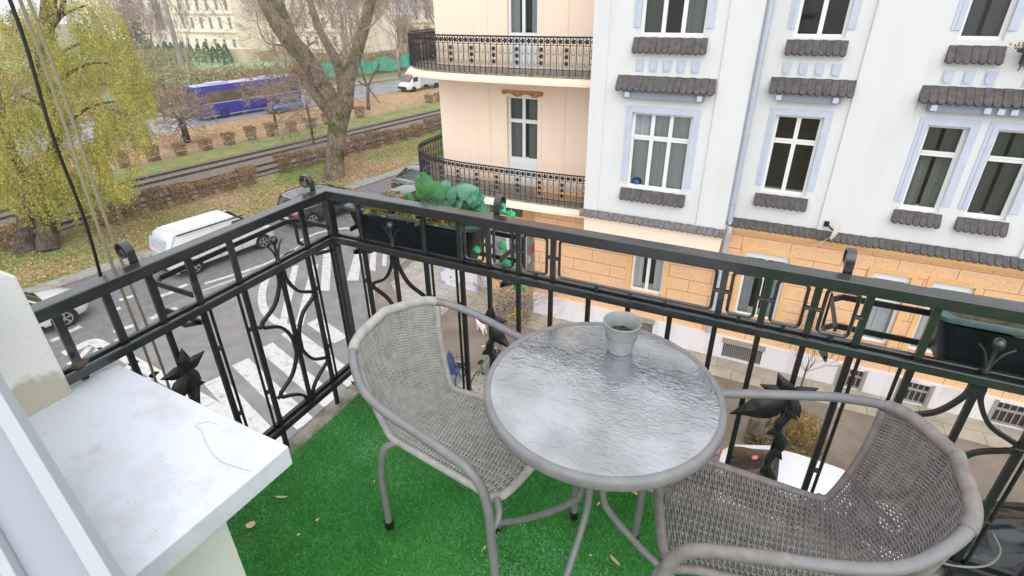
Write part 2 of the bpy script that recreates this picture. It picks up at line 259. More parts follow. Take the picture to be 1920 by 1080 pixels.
# ---------------------------------------------------------------- mesh helpers
class MB:
    def __init__(s): s.v = []; s.f = []
    def add(s, vs, fs):
        o = len(s.v); s.v += [tuple(v) for v in vs]; s.f += [tuple(i + o for i in f) for f in fs]; return s
    def box(s, x0, x1, y0, y1, z0, z1):
        return s.add([(x0, y0, z0), (x1, y0, z0), (x1, y1, z0), (x0, y1, z0), (x0, y0, z1), (x1, y0, z1), (x1, y1, z1), (x0, y1, z1)],
                     [(0, 3, 2, 1), (4, 5, 6, 7), (0, 1, 5, 4), (1, 2, 6, 5), (2, 3, 7, 6), (3, 0, 4, 7)])
    def bar(s, p0, p1, w, h=None, up=(0, 0, 1)):
        h = h or w; p0 = Vector(p0); p1 = Vector(p1); d = (p1 - p0).normalized(); u = Vector(up)
        if abs(d.dot(u)) > .95: u = Vector((1, 0, 0)) if abs(d.x) < .9 else Vector((0, 1, 0))
        a = d.cross(u).normalized() * (w / 2); b = a.cross(d).normalized() * (h / 2)
        vs = [p + x for p in (p0, p1) for x in (-a - b, a - b, a + b, -a + b)]
        return s.add(vs, [(0, 1, 2, 3), (7, 6, 5, 4), (0, 4, 5, 1), (1, 5, 6, 2), (2, 6, 7, 3), (3, 7, 4, 0)])
    def sweep(s, pts, rad, seg=8, closed=False, prof=None, up=None, caps=True):
        pts = [Vector(p) for p in pts]; n = len(pts)
        if not hasattr(rad, '__len__'): rad = [rad] * n
        vs = []; fs = []; prev = None
        pr = prof or [(math.cos(2 * PI * k / seg), math.sin(2 * PI * k / seg)) for k in range(seg)]; seg = len(pr)
        for i, p in enumerate(pts):
            if closed: t = pts[(i + 1) % n] - pts[i - 1]
            else: t = pts[min(i + 1, n - 1)] - pts[max(i - 1, 0)]
            if t.length < 1e-9: t = Vector((0, 0, 1))
            t.normalize()
            if up is not None: u = Vector(up); a = u - t * u.dot(t)
            elif prev is None:
                u = Vector((0, 0, 1)) if abs(t.z) < .9 else Vector((1, 0, 0)); a = u - t * u.dot(t)
            else: a = prev - t * prev.dot(t)
            if a.length < 1e-6: a = t.orthogonal()
            a.normalize(); prev = a; b = t.cross(a)
            for (c, q) in pr: vs.append(p + (a * c + b * q) * rad[i])
        m = n if closed else n - 1
        for i in range(m):
            j = (i + 1) % n
            for k in range(seg):
                l = (k + 1) % seg; fs.append((i * seg + k, i * seg + l, j * seg + l, j * seg + k))
        if not closed and caps: fs.append(tuple(range(seg))[::-1]); fs.append(tuple((n - 1) * seg + k for k in range(seg)))
        return s.add(vs, fs)
    def lathe(s, prof, seg=32, c=(0, 0, 0), axis='Z'):
        vs = []; fs = []
        for (r, z) in prof:
            for k in range(seg):
                a = 2 * PI * k / seg; x, y = r * math.cos(a), r * math.sin(a)
                p = {'Z': (x, y, z), 'Y': (x, z, y), 'X': (z, x, y)}[axis]
                vs.append((p[0] + c[0], p[1] + c[1], p[2] + c[2]))
        for i in range(len(prof) - 1):
            for k in range(seg):
                l = (k + 1) % seg; fs.append((i * seg + k, i * seg + l, (i + 1) * seg + l, (i + 1) * seg + k))
        return s.add(vs, fs)
    def disc(s, r, c, seg=24, axis='Z', t=.01): return s.lathe([(0.0001, -t / 2), (r, -t / 2), (r, t / 2), (.0001, t / 2)], seg, c, axis)
    def prism(s, poly, h0, h1, fn):
        """poly 2D points, extruded h0..h1, fn(a,b,h)->xyz"""
        n = len(poly); vs = [fn(a, b, h0) for a, b in poly] + [fn(a, b, h1) for a, b in poly]
        return s.add(vs, [tuple(range(n))[::-1], tuple(range(n, 2 * n))] + [(i, (i + 1) % n, n + (i + 1) % n, n + i) for i in range(n)])
    def loft(s, rings, cap=True):
        n = len(rings[0]); vs = [p for r in rings for p in r]; fs = []
        for i in range(len(rings) - 1):
            for k in range(n): l = (k + 1) % n; fs.append((i * n + k, i * n + l, (i + 1) * n + l, (i + 1) * n + k))
        if cap: fs.append(tuple(range(n))[::-1]); fs.append(tuple((len(rings) - 1) * n + k for k in range(n)))
        return s.add(vs, fs)
    def xf(s, mtx, start=0):
        for i in range(start, len(s.v)): s.v[i] = tuple(mtx @ Vector(s.v[i]))
        return s
    def build(s, name, m, parent=None, smooth=None, world=True):
        me = bpy.data.meshes.new(name); me.from_pydata(s.v, [], s.f); me.update()
        bm = bmesh.new(); bm.from_mesh(me); bmesh.ops.recalc_face_normals(bm, faces=bm.faces); bm.to_mesh(me); bm.free()
        if m: me.materials.append(M[m] if isinstance(m, str) else m)
        if smooth:
            me.shade_smooth()
            if smooth < 180: me.set_sharp_from_angle(angle=R_(smooth))
        o = bpy.data.objects.new(name, me); col.objects.link(o)
        if parent:
            o.parent = parent
            if world: o.matrix_parent_inverse = wm(parent).inverted()
        return o
def wm(o):
    m = Matrix.LocRotScale(o.location, o.rotation_euler, o.scale)
    return (wm(o.parent) @ o.matrix_parent_inverse @ m) if o.parent else m
def tag(o, label=None, cat=None, group=None, kind=None):
    if label: o['label'] = label
    if cat: o['category'] = cat
    if group: o['group'] = group
    if kind: o['kind'] = kind
    return o
def thing(name, label, cat, loc=(0, 0, 0), rz=0, group=None):
    o = bpy.data.objects.new(name, None); col.objects.link(o); o.location = loc; o.rotation_euler = (0, 0, rz); o.empty_display_size = .1
    return tag(o, label, cat, group)
def dup(o, parent=None):
    c = o.copy(); col.objects.link(c)
    if parent: c.parent = parent
    for ch in list(o.children): dup(ch, c)
    return c
def catmull(pts, n=8, closed=False):
    P = [Vector(p) for p in pts]; out = []; L = len(P); m = L if closed else L - 1
    for i in range(m):
        p1, p2 = P[i], P[(i + 1) % L]
        p0 = P[i - 1] if (closed or i > 0) else p1 * 2 - p2; p3 = P[(i + 2) % L] if (closed or i + 2 < L) else p2 * 2 - p1
        for k in range(n):
            t = k / n; out.append(.5 * ((2 * p1) + (p2 - p0) * t + (2 * p0 - 5 * p1 + 4 * p2 - p3) * t * t + (-p0 + 3 * p1 - 3 * p2 + p3) * t ** 3))
    if not closed: out.append(P[-1])
    return out
def fastmesh(name, verts, nper, m, tv=None, parent=None):
    """many small faces of nper corners each; verts (N*nper,3)"""
    nf = len(verts) // nper; me = bpy.data.meshes.new(name)
    me.vertices.add(len(verts)); me.vertices.foreach_set('co', np.ascontiguousarray(verts, dtype=np.float32).ravel())
    me.loops.add(len(verts)); me.loops.foreach_set('vertex_index', np.arange(len(verts), dtype=np.int32))
    me.polygons.add(nf); me.polygons.foreach_set('loop_start', np.arange(0, len(verts), nper, dtype=np.int32)); me.polygons.foreach_set('loop_total', np.full(nf, nper, dtype=np.int32))
    me.update(calc_edges=True)
    a = me.attributes.new('t', 'FLOAT', 'FACE'); a.data.foreach_set('value', (rng.random(nf) if tv is None else tv).astype(np.float32))
    me.materials.append(M[m]); o = bpy.data.objects.new(name, me); col.objects.link(o)
    if parent: o.parent = parent; o.matrix_parent_inverse = wm(parent).inverted()
    return o
def leafquads(c, size, droop=0.0, asp=.55):
    n = len(c); a = rng.normal(size=(n, 3)); a[:, 2] -= droop * 2; a /= np.linalg.norm(a, axis=1)[:, None]
    b = rng.normal(size=(n, 3)); b -= a * (a * b).sum(1)[:, None]; b /= np.linalg.norm(b, axis=1)[:, None]
    s = (size * (0.6 + .8 * rng.random(n)))[:, None]; a = a * s; b = b * s * asp
    return np.stack([c - a * .5, c + b * .5, c + a * .5, c - b * .5], 1).reshape(-1, 3)
ORD = ['first', 'second', 'third', 'fourth', 'fifth', 'sixth', 'seventh', 'eighth', 'ninth', 'tenth', 'eleventh', 'twelfth', 'thirteenth', 'fourteenth', 'fifteenth', 'sixteenth', 'seventeenth', 'eighteenth', 'nineteenth', 'twentieth', 'twenty-first', 'twenty-second', 'twenty-third', 'twenty-fourth', 'twenty-fifth']
DZ = 9.0     # balcony deck height above the street
def crumple(m, c, rx, ry, rz, seed, amp=.35, nu=22, nv=12, cut=-.25):
    vs = []; fs = []
    for i in range(nv):
        ph = -PI / 2 * .35 + (PI / 2 * 1.3) * i / (nv - 1)
        for k in range(nu):
            th = 2 * PI * k / nu; d = Vector((math.cos(ph) * math.cos(th), math.cos(ph) * math.sin(th), math.sin(ph)))
            f = 1 + amp * noise.noise(d * 2.2 + Vector((seed, 0, 0))) + amp * .45 * noise.noise(d * 6 + Vector((seed, 3, 0)))
            vs.append((c[0] + d.x * rx * f, c[1] + d.y * ry * f, c[2] + d.z * rz * f))
    for i in range(nv - 1):
        for k in range(nu): l = (k + 1) % nu; fs.append((i * nu + k, i * nu + l, (i + 1) * nu + l, (i + 1) * nu + k))
    m.add(vs, fs)

def film():
    m = mat('green_film', srgb(64, 140, 112), .25, 0, c2=srgb(120, 176, 154), vscale=20, bump=(30, .7, .01)); t, b = nodes(m)
    tr = t.nodes.new('ShaderNodeBsdfTransparent'); tr.inputs['Color'].default_value = (.55, .9, .72, 1); mx = t.nodes.new('ShaderNodeMixShader'); mx.inputs[0].default_value = .5
    t.links.new(b.outputs[0], mx.inputs[1]); t.links.new(tr.outputs[0], mx.inputs[2]); t.links.new(mx.outputs[0], t.nodes['Material Output'].inputs[0])
film()

def streaks(nm, c, dark, amt=.5):
    m = M[nm]; t, b = nodes(m); g = t.nodes.new('ShaderNodeNewGeometry'); mp = t.nodes.new('ShaderNodeMapping'); mp.inputs['Scale'].default_value = (2.2, 2.2, .35); t.links.new(g.outputs['Position'], mp.inputs['Vector'])
    n = t.nodes.new('ShaderNodeTexNoise'); n.inputs['Scale'].default_value = 1; n.inputs['Detail'].default_value = 8; t.links.new(mp.outputs[0], n.inputs['Vector'])
    r = t.nodes.new('ShaderNodeMapRange'); r.inputs[1].default_value = .5; r.inputs[2].default_value = .78; r.inputs[3].default_value = 0; r.inputs[4].default_value = amt; t.links.new(n.outputs['Fac'], r.inputs[0])
    mx = t.nodes.new('ShaderNodeMix'); mx.data_type = 'RGBA'; mx.inputs[6].default_value = (*c, 1); mx.inputs[7].default_value = (*dark, 1)
    t.links.new(r.outputs[0], mx.inputs[0]); t.links.new(mx.outputs[2], b.inputs['Base Color'])
streaks('white_wall', srgb(219, 220, 222), srgb(190, 190, 188), .28); streaks('peach', srgb(249, 228, 208), srgb(214, 188, 166), .2); streaks('plinth', srgb(222, 218, 222), srgb(176, 166, 168), .7)

mat('broad_leaf', srgb(30, 84, 58), .45, 0, c2=srgb(86, 136, 110), vscale=9, bump=(60, .5, .004), contrast=(.35, .65)); mat('broad_leaf_green', srgb(30, 92, 44), .5, 0, c2=srgb(64, 124, 60), vscale=14, bump=(60, .5, .004))

def barkstretch(nm):
    m = M[nm]; t, b = nodes(m); g = t.nodes.new('ShaderNodeNewGeometry'); mp = t.nodes.new('ShaderNodeMapping'); mp.inputs['Scale'].default_value = (9, 9, 1.1); t.links.new(g.outputs['Position'], mp.inputs['Vector'])
    n = t.nodes.new('ShaderNodeTexNoise'); n.inputs['Scale'].default_value = 1; n.inputs['Detail'].default_value = 8; n.inputs['Distortion'].default_value = .6; t.links.new(mp.outputs[0], n.inputs['Vector'])
    bp = t.nodes.new('ShaderNodeBump'); bp.inputs['Strength'].default_value = 1; bp.inputs['Distance'].default_value = .22; t.links.new(n.outputs['Fac'], bp.inputs['Height']); t.links.new(bp.outputs[0], b.inputs['Normal'])
    src = b.inputs['Base Color'].links[0].from_socket; r = t.nodes.new('ShaderNodeMapRange'); r.inputs[1].default_value = .35; r.inputs[2].default_value = .62; r.inputs[3].default_value = .45; r.inputs[4].default_value = 1.25; t.links.new(n.outputs['Fac'], r.inputs[0])
    mx = t.nodes.new('ShaderNodeMix'); mx.data_type = 'RGBA'; mx.blend_type = 'MULTIPLY'; mx.inputs[0].default_value = 1; t.links.new(src, mx.inputs[6]); t.links.new(r.outputs[0], mx.inputs[7]); t.links.new(mx.outputs[2], b.inputs['Base Color'])
barkstretch('bark'); barkstretch('bark_moss')
# faint dirt film on the white sill
def silldirt():
    m = M['sill_white']; t, b = nodes(m); g = t.nodes.new('ShaderNodeNewGeometry'); n = t.nodes.new('ShaderNodeTexNoise'); n.inputs['Scale'].default_value = 5; n.inputs['Detail'].default_value = 10; n.inputs['Roughness'].default_value = .7; t.links.new(g.outputs['Position'], n.inputs['Vector'])
    r = t.nodes.new('ShaderNodeValToRGB'); e = r.color_ramp.elements; e[0].position = .30; e[0].color = (*srgb(182, 184, 190), 1); e[1].position = .50; e[1].color = (*srgb(206, 210, 219), 1); t.links.new(n.outputs['Fac'], r.inputs[0]); t.links.new(r.outputs[0], b.inputs['Base Color'])
silldirt()
# ================================================================ SETTING
U = Vector((.180, .9837, 0)); NV = Vector((.9837, -.180, 0))        # avenue direction and its normal
def ST(s, t, z=0.0): p = NV * s + U * t; return Vector((p.x, p.y, z))
def struct(o): o['kind'] = 'structure'; return o
def strip(name, s0, s1, t0, t1, z, mt, th=.03):
    m = MB(); c = [ST(s0, t0), ST(s1, t0), ST(s1, t1), ST(s0, t1)]
    m.prism([(p.x, p.y) for p in c], z - th, z, lambda a, b, h: (a, b, h)); return struct(m.build(name, mt))
def poly(name, pts, z, mt, th=.02):
    m = MB(); m.prism([(p[0], p[1]) for p in pts], z - th, z, lambda a, b, h: (a, b, h)); return struct(m.build(name, mt))
m = MB(); m.box(-420, 200, -80, 420, -1.0, -.05); struct(m.build('ground', 'lawn'))
strip('road', -26.7, -6, -40, 140, 0, 'asphalt')
poly('side_road', [(-16, -3), (30, -3), (30, 11.25), (-9.5, 11.25), (-12.2, 12.6), (-13.6, 15.2), (-12.2, 24), (-18, 24), (-20, 10)], .004, 'asphalt_side')
strip('verge_path', -27.6, -26.7, -40, 140, .08, 'kerb', .1)
strip('verge', -33.2, -27.6, -40, 140, .05, 'lawn', .08)
strip('track_bed', -41.2, -34.4, -40, 140, .02, 'ballast', .05)
strip('green_verge', -44.5, -41.2, -40, 140, .045, 'lawn_green', .08)
strip('far_verge', -54.0, -44.5, -40, 160, .05, 'leaf_strip', .08)
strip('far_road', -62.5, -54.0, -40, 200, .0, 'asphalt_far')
strip('far_kerb', -54.2, -54.0, -40, 200, .1, 'kerb', .12)
strip('far_path', -66.5, -64.0, -40, 200, .02, 'kerb', .05)
poly('field', [(-150, 52), (-72, 52), (-62, 80), (-150, 80)], .03, 'field', .06)
# pavement in front of the opposite buildings
pv = [(30, 11.25), (-9.2, 11.25), (-11.6, 12.3), (-13.2, 14.4), (-13.6, 17), (-12.6, 24), (-6.5, 60), (30, 60)]
poly('pavement', pv, .11, 'pave_brown', .12)
poly('kerb', [(30, 11.1), (-9.25, 11.1), (-11.75, 12.15), (-13.38, 14.3), (-13.78, 17), (-12.78, 24), (-6.7, 60), (-6.3, 60), (-12.6, 24), (-13.6, 17), (-13.2, 14.4), (-11.6, 12.3), (-9.2, 11.25), (30, 11.25)], .125, 'kerb', .14)
poly('slab_strip', [(30, 14.35), (-9.5, 14.35), (-10.6, 16), (-10, 22), (30, 22)], .118, 'stone_slabs', .004)
poly('corner_paving', [(-9.6, 13.2), (-11.2, 13.6), (-12.9, 15), (-13.2, 17), (-12.4, 23), (-10.3, 23), (-10.3, 16), (-9.6, 14.35)], .120, 'corner_slabs', .004)
# tram rails
for i, s in enumerate((-35.15, -36.6, -38.9, -40.35)):
    m = MB(); m.bar(ST(s, -30, .08), ST(s, 130, .08), .07, .12); struct(m.build('tram_rail', 'rail_steel'))
    m = MB(); m.bar(ST(s + .12, -30, .05), ST(s + .12, 130, .05), .10, .03); struct(m.build('rail_groove', 'rail_steel'))
# road markings: outlines read off the photograph, laid on the road plane
def mark(pxs, z=.0075):
    P_ = [G(x, y, 0) for x, y in pxs]; m = MB(); m.prism([(p.x, p.y) for p in P_], z - .003, z, lambda a, b, h: (a, b, h)); return struct(m.build('road_marking', 'paint_white'))
d = Vector((3.78, -1.12, 0)).normalized(); nn = Vector((-d.y, d.x, 0))
base = G(399, 712)
for i in range(-4, 9):                      # zebra over the side street
    st = base + Vector((.02, 1.0, 0)) * i; w = .27
    L = 4.3 if i < 4 else 1.9
    if i == 4: st = st + d * .3
    if i > 4: continue
    c = [st - nn * w, st + d * L - nn * w, st + d * L + nn * w, st + nn * w]
    m = MB(); m.prism([(p.x, p.y) for p in c], .006, .009, lambda a, b, h: (a, b, h)); struct(m.build('road_marking', 'paint_white'))
for q in ([(601, 545), (607, 467), (622, 467), (618, 545)], [(650, 526), (668, 466), (680, 467), (672, 526)], [(692, 507), (695, 468), (706, 470), (704, 509)], [(716, 498), (718, 474), (726, 476), (724, 500)], [(548, 500), (560, 497), (538, 606), (525, 600)], [(584, 497), (597, 495), (568, 612), (554, 608)]):
    mark(q)
def band(px, w, closed=False):
    P_ = [Vector(p) for p in catmull([G(x, y, 0) for x, y in px], 6)]; m = MB()
    L = []; R2 = []
    for i, p in enumerate(P_):
        t = (P_[min(i + 1, len(P_) - 1)] - P_[max(0, i - 1)]).normalized(); n = Vector((-t.y, t.x, 0)) * w / 2; L.append(p + n); R2.append(p - n)
    q = L + R2[::-1]
    vs = []; fs = []
    for a, b in zip(L, R2): vs += [(a.x, a.y, .0085), (b.x, b.y, .0085)]
    for i in range(len(L) - 1): fs.append((2 * i, 2 * i + 1, 2 * i + 3, 2 * i + 2))
    m.add(vs, fs); return struct(m.build('road_marking', 'paint_white'))
band([(552, 468), (520, 492), (498, 525), (491, 560), (500, 588), (526, 607), (562, 620)], .30)
band([(384, 532), (440, 515), (470, 505), (505, 492), (550, 470)], .2)
band([(560, 452), (600, 436), (650, 428), (720, 424)], .2); band([(380, 545), (450, 520), (520, 490), (560, 462)], .10)
for a, b in (((224, 563), (256, 553)), ((205, 640 - 55), (226, 577)), ((282, 598), (331, 577)), ((213, 622), (255, 609)), ((265, 618), (300, 604)), ((129, 622), (152, 612)), ((95, 640), (115, 632)), ((330, 542), (352, 533)), ((300, 556), (325, 547)), ((215, 640), (245, 632))):
    A, B = G(*a), G(*b); m = MB(); m.bar(A + Vector((0, 0, .006)), B + Vector((0, 0, .006)), .24, .004); struct(m.build('road_marking', 'paint_white'))
band([(118, 664), (145, 652), (173, 641), (196, 650), (232, 668), (275, 692), (330, 722), (400, 762), (480, 808)], .38)
band([(128, 684), (152, 668), (168, 650)], .2); band([(152, 690), (174, 670), (186, 652)], .2); band([(226, 704), (246, 684), (258, 676)], .24); band([(262, 724), (284, 706), (294, 697)], .24)
# ================================================================ FACADES
def wallgrid(m, x0, x1, z0, z1, y0, y1, holes):
    xs = sorted({x0, x1, *[h[0] for h in holes], *[h[1] for h in holes]}); zs = sorted({z0, z1, *[h[2] for h in holes], *[h[3] for h in holes]})
    xs = [x for x in xs if x0 <= x <= x1]; zs = [z for z in zs if z0 <= z <= z1]
    for a, b in zip(xs[:-1], xs[1:]):
        run = None
        for c, d_ in zip(zs[:-1], zs[1:]):
            hole = any(h[0] <= (a + b) / 2 <= h[1] and h[2] <= (c + d_) / 2 <= h[3] for h in holes)
            if hole:
                if run: m.box(a, b, y0, y1, run[0], run[1]); run = None
            else: run = (run[0], d_) if run else (c, d_)
        if run: m.box(a, b, y0, y1, run[0], run[1])
def window(bld, x0, x1, z0, z1, y, cols, tz=None, curtain='curtain', openness=.0, fr=.075, extra=None):
    """casement window set .14 behind the wall plane y: frame, panes, curtain, dark room"""
    yf = y + .13; m = MB()
    m.box(x0, x1, yf, yf + .06, z0, z0 + fr); m.box(x0, x1, yf, yf + .06, z1 - fr, z1)
    m.box(x0, x0 + fr, yf + .001, yf + .061, z0 + fr, z1 - fr); m.box(x1 - fr, x1, yf + .001, yf + .061, z0 + fr, z1 - fr)
    W = (x1 - x0 - 2 * fr)
    for k in range(1, cols): xc = x0 + fr + W * k / cols; m.box(xc - .05, xc + .05, yf - .012, yf + .055, z0 + fr, z1 - fr)
    if tz: m.box(x0 + fr, x1 - fr, yf - .016, yf + .058, tz - .06, tz + .06); m.box(x0 + fr, x1 - fr, yf - .032, yf - .016, tz + .02, tz + .045)
    f = m.build('window_frame', 'win_frame', bld)
    for k in range(cols):
        a = x0 + fr + W * k / cols + (.05 if k else .0); b = x0 + fr + W * (k + 1) / cols - (.05 if k < cols - 1 else 0)
        for (c, d_) in ([(z0 + fr, z1 - fr)] if not tz else [(z0 + fr, tz - .06), (tz + .06, z1 - fr)]):
            m = MB(); m.add([(a, yf + .03, c), (b, yf + .03, c), (b, yf + .03, d_), (a, yf + .03, d_)], [(0, 1, 2, 3)]); m.build('pane', 'pane', f)
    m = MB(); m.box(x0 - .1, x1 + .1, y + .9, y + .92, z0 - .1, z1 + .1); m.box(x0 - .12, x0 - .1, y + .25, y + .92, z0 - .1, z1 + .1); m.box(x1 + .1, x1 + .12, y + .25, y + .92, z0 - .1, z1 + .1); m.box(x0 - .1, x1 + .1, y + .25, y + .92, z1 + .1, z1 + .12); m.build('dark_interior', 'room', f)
    if curtain:
        spans = [(x0, x0 + (x1 - x0) * (.5 - openness)), (x1 - (x1 - x0) * (.5 - openness), x1)]
        m = MB()
        for a, b in spans:
            n = max(6, int((b - a) / .03)); vs = []; fs = []
            for i in range(n + 1):
                x = a + (b - a) * i / n; yy = yf + .16 + .025 * math.sin(i * 1.15 + a * 5) + .012 * math.sin(i * 2.7)
                vs += [(x, yy, z0 + .02), (x, yy, z1)]
            for i in range(n): fs.append((2 * i, 2 * i + 2, 2 * i + 3, 2 * i + 1))
            m.add(vs, fs)
        m.build('curtain', curtain, f, 180)
    return f
def tiles(bld, x0, x1, ztop, drop, y, proj, mt='tile', name='tiled_canopy', scal=.17, rows=1):
    """sloping little roof of scalloped tiles over a window or on a ledge"""
    m = MB(); n = max(2, round((x1 - x0) / scal)); w = (x1 - x0) / n
    def pt(x, u, l=0): return (x, y - proj * u - l * .5, ztop - drop * u + l)
    for i in range(n):
        a, b = x0 + i * w + .004, x0 + (i + 1) * w - .004; jz = .006 * (i % 2) + .004 * math.sin(i * 3.1)
        nn_ = 6; pts = [(a, 0), (a, .80)] + [((a + b) / 2 - (b - a) / 2 * math.cos(PI * k / nn_), .80 + .22 * math.sin(PI * k / nn_)) for k in range(1, nn_)] + [(b, .80), (b, 0)]
        vs = [pt(x, u, .014 + jz) for x, u in pts] + [pt(x, u, -.022 + jz) for x, u in pts]; L = len(pts)
        m.add(vs, [tuple(range(L)), tuple(range(L, 2 * L))[::-1]] + [(k, (k + 1) % L, L + (k + 1) % L, L + k) for k in range(L)])
    m.add([(x0, y, ztop), (x1, y, ztop), (x1, y - proj * .86, ztop - drop * .86 - .03), (x0, y - proj * .86, ztop - drop * .86 - .03), (x0, y, ztop - drop), (x1, y, ztop - drop)], [(0, 1, 2, 3), (3, 2, 5, 4), (0, 3, 4), (1, 5, 2)])
    return m.build(name, mt, bld)
def canopy(bld, x0, x1, ztop, drop, y, proj, brackets):
    c = tiles(bld, x0, x1, ztop, drop, y, proj)
    m = MB(); m.box(x0 + .22, x1 - .22, y - proj * .62, y + .01, ztop - drop - .20, ztop - drop - .04); m.box(x0 + .18, x1 - .18, y - proj * .7, y + .012, ztop - drop - .04, ztop - drop + .0)
    m.build('canopy_cornice', 'grey_trim', bld)
    for b in brackets: m = MB(); m.box(b - .06, b + .06, y - proj * .85, y + .014, ztop - drop - .17, ztop - drop - .045); m.build('bracket', 'blue_trim', bld)
def surround(bld, x0, x1, z0, z1, y, w=.17, zb=None):
    m = MB(); zb = zb if zb is not None else z0 + .2
    for i, (o, t) in enumerate(((w, .02), (w * .55, .035))):
        if i == 1: pass
        m.box(x0 - o, x0 - (w * .55 if i == 0 else .0) + 0, y - t, y + .002 * i, zb, z1 + o); m.box(x1 + (w * .55 if i == 0 else 0), x1 + o, y - t, y + .002 * i, zb, z1 + o); m.box(x0 - (w * .55 if i == 0 else 0), x1 + (w * .55 if i == 0 else 0), y - t, y + .002 * i, z1 + (w * .55 if i == 0 else 0), z1 + o)
    m.build('window_surround', 'blue_trim', bld)
def shield(bld, x, z, y, w=.15, h=.30):
    m = MB(); m.box(x - w / 2 - .03, x + w / 2 + .03, y - .012, y + .002, z - h / 2, z + h / 2)
    pts = [(-w / 2, h * .36)] + [(-w / 2 * math.cos(PI * k / 8), -h * .12 - h * .26 * math.sin(PI * k / 8)) for k in range(9)] + [(w / 2, h * .36)]
    m.prism(pts, -.034, -.012, lambda a, b, q: (x + a, y + q, z + b)); m.build('stucco_shield', 'blue_trim', bld)
YR, YP = 15.48, 14.35
wb = thing('white_apartment_building', 'white plastered apartment building with blue window surrounds over an ochre ground floor', 'building', (0, YR, 0))
ZTOP = 21.4
def Wn(x0, x1, z0, z1): return (x0, x1, z0, z1)
up1 = (5.77, 7.88); up2 = (9.72, 11.9); up3 = (13.6, 15.8); up4 = (17.4, 19.4)
rec = [(.2, 1.3), (3.44, 4.25), (4.75, 5.55), (7.9, 8.9)]
holesR = [(a, b, *z) for a, b in rec for z in (up1, up2, up3)]
m = MB(); wallgrid(m, -.62, 9.5, 4.87, ZTOP, YR, YR + .3, holesR)
# white strips standing proud of the recesses
m.box(1.78, 3.08, YR - .05, YR + .01, 4.87, ZTOP); m.box(6.08, 7.4, YR - .05, YR + .01, 4.87, ZTOP); m.box(-.62, 9.5, YR + .29, YR + .31, ZTOP, ZTOP + .1)
m.build('upper_wall', 'white_wall', wb)
bayw = [(-3.31, -1.72)]
m = MB(); wallgrid(m, -4.10, -1.25, 4.87, ZTOP, YP + .045, YP + .3, [(a, b, *z) for a, b in bayw for z in (up1, (9.76, 11.95), up3)])
m.box(-4.52, -4.10, YP, YP + .3, 4.87, ZTOP); m.box(-1.25, -.52, YP, YP + .3, 4.87, ZTOP)
m.box(-4.52, -4.35, YP + .3, YR + 1.2, 4.87, ZTOP); m.box(-.62, -.52, YP + .3, YR, 4.87, ZTOP); m.box(-4.52, -.52, YP, YR, ZTOP, ZTOP + .15)
m.build('bay_wall', 'white_wall', wb)
# windows
for (a, b) in bayw:
    for i, z in enumerate((up1, (9.76, 11.95), up3)): window(wb, a, b, z[0], z[1], YP + .045, 3, z[0] + 1.42, 'curtain' if i == 0 else 'curtain_dark', .12 if i else .0); surround(wb, a, b, z[0], z[1], YP + .045)
for k, (a, b) in enumerate(rec):
    for i, z in enumerate((up1, up2, up3)):
        window(wb, a, b, z[0], z[1], YR, 2 if k == 0 else 1, z[0] + 1.42, None if (k == 0) else 'curtain_dark', .06); surround(wb, a, b, z[0], z[1], YR)
m = MB(); c = G(1193, 345, 0); bx_ = ony(1195, 338, YP + .35); m.lathe([(.0001, 0), (.14, 0), (.13, .1), (.08, .15), (.0001, .17)], 16, (bx_.x, YP + .3, 5.84)); tag(m.build('blue_bowl', 'blue_paint', None, 60), 'blue bowl on the sill behind the three pane bay window', 'bowl')
for a, b in bayw:
    tiles(wb, a - .14, b + .08, 5.74, .30, YP + .045, .17, 'tile', 'sill_tiles', .145); tiles(wb, a - .14, b + .08, 9.72, .34, YP + .045, .17, 'tile', 'sill_tiles', .145)
    canopy(wb, -3.78, -1.30, 8.80, .34, YP + .045, .28, (-3.45, -1.62))
    for k in range(5): shield(wb, -3.23 + k * .345, 9.06, YP + .045)
for a, b in rec[:1]:
    tiles(wb, a - .12, b + .10, 5.72, .30, YR, .17, 'tile', 'sill_tiles', .145); tiles(wb, a - .12, b + .10, 9.66, .32, YR, .17, 'tile', 'sill_tiles', .145)
    canopy(wb, -.1, 1.77, 8.78, .34, YR, .28, (.16, 1.42))
    for k in range(4): shield(wb, .2 + k * .36, 9.0, YR)
for a, b in rec[1:]:
    tiles(wb, a - .1, b + .10, 5.74, .30, YR, .17, 'tile', 'sill_tiles', .145); tiles(wb, a - .1, b + .10, 9.60, .34, YR, .17, 'tile', 'sill_tiles', .145)
canopy(wb, 3.08, 6.07, 8.74, .34, YR, .28, (3.4, 4.38, 4.62, 4.85, 5.8))
for k in range(3): shield(wb, 3.5 + k * .38, 8.95, YR); shield(wb, 4.95 + k * .38, 8.95, YR)
# tile ledges between the storeys
tiles(wb, -.62, 1.78, 4.92, .20, YR - .02, .22, 'tile', 'ledge_tiles', .15); tiles(wb, 1.78, 3.08, 4.92, .20, YR - .06, .22, 'tile', 'ledge_tiles', .15); tiles(wb, 3.08, 6.08, 4.92, .20, YR - .02, .22, 'tile', 'ledge_tiles', .15); tiles(wb, 6.08, 9.5, 4.92, .20, YR - .06, .22, 'tile', 'ledge_tiles', .15)
tiles(wb, -4.62, -.46, 4.93, .18, YP - .0, .14, 'tile_grey', 'ledge_tiles', .15)
m = MB(); m.box(-.5, 9.5, YR - .16, YR, 4.60, 4.70); m.box(-.5, 9.5, YR - .10, YR, 4.52, 4.60); m.box(-.5, 9.5, YR - .19, YR, 4.70, 4.735)
m.build('ochre_cornice', 'peach_dark', wb)
m = MB(); m.box(-4.52, -.50, YP - .05, YR - .0, 4.70, 4.75); m.box(-4.48, -.54, YP, YR, 4.22, 4.70)
m.build('bay_beam', 'peach', wb)
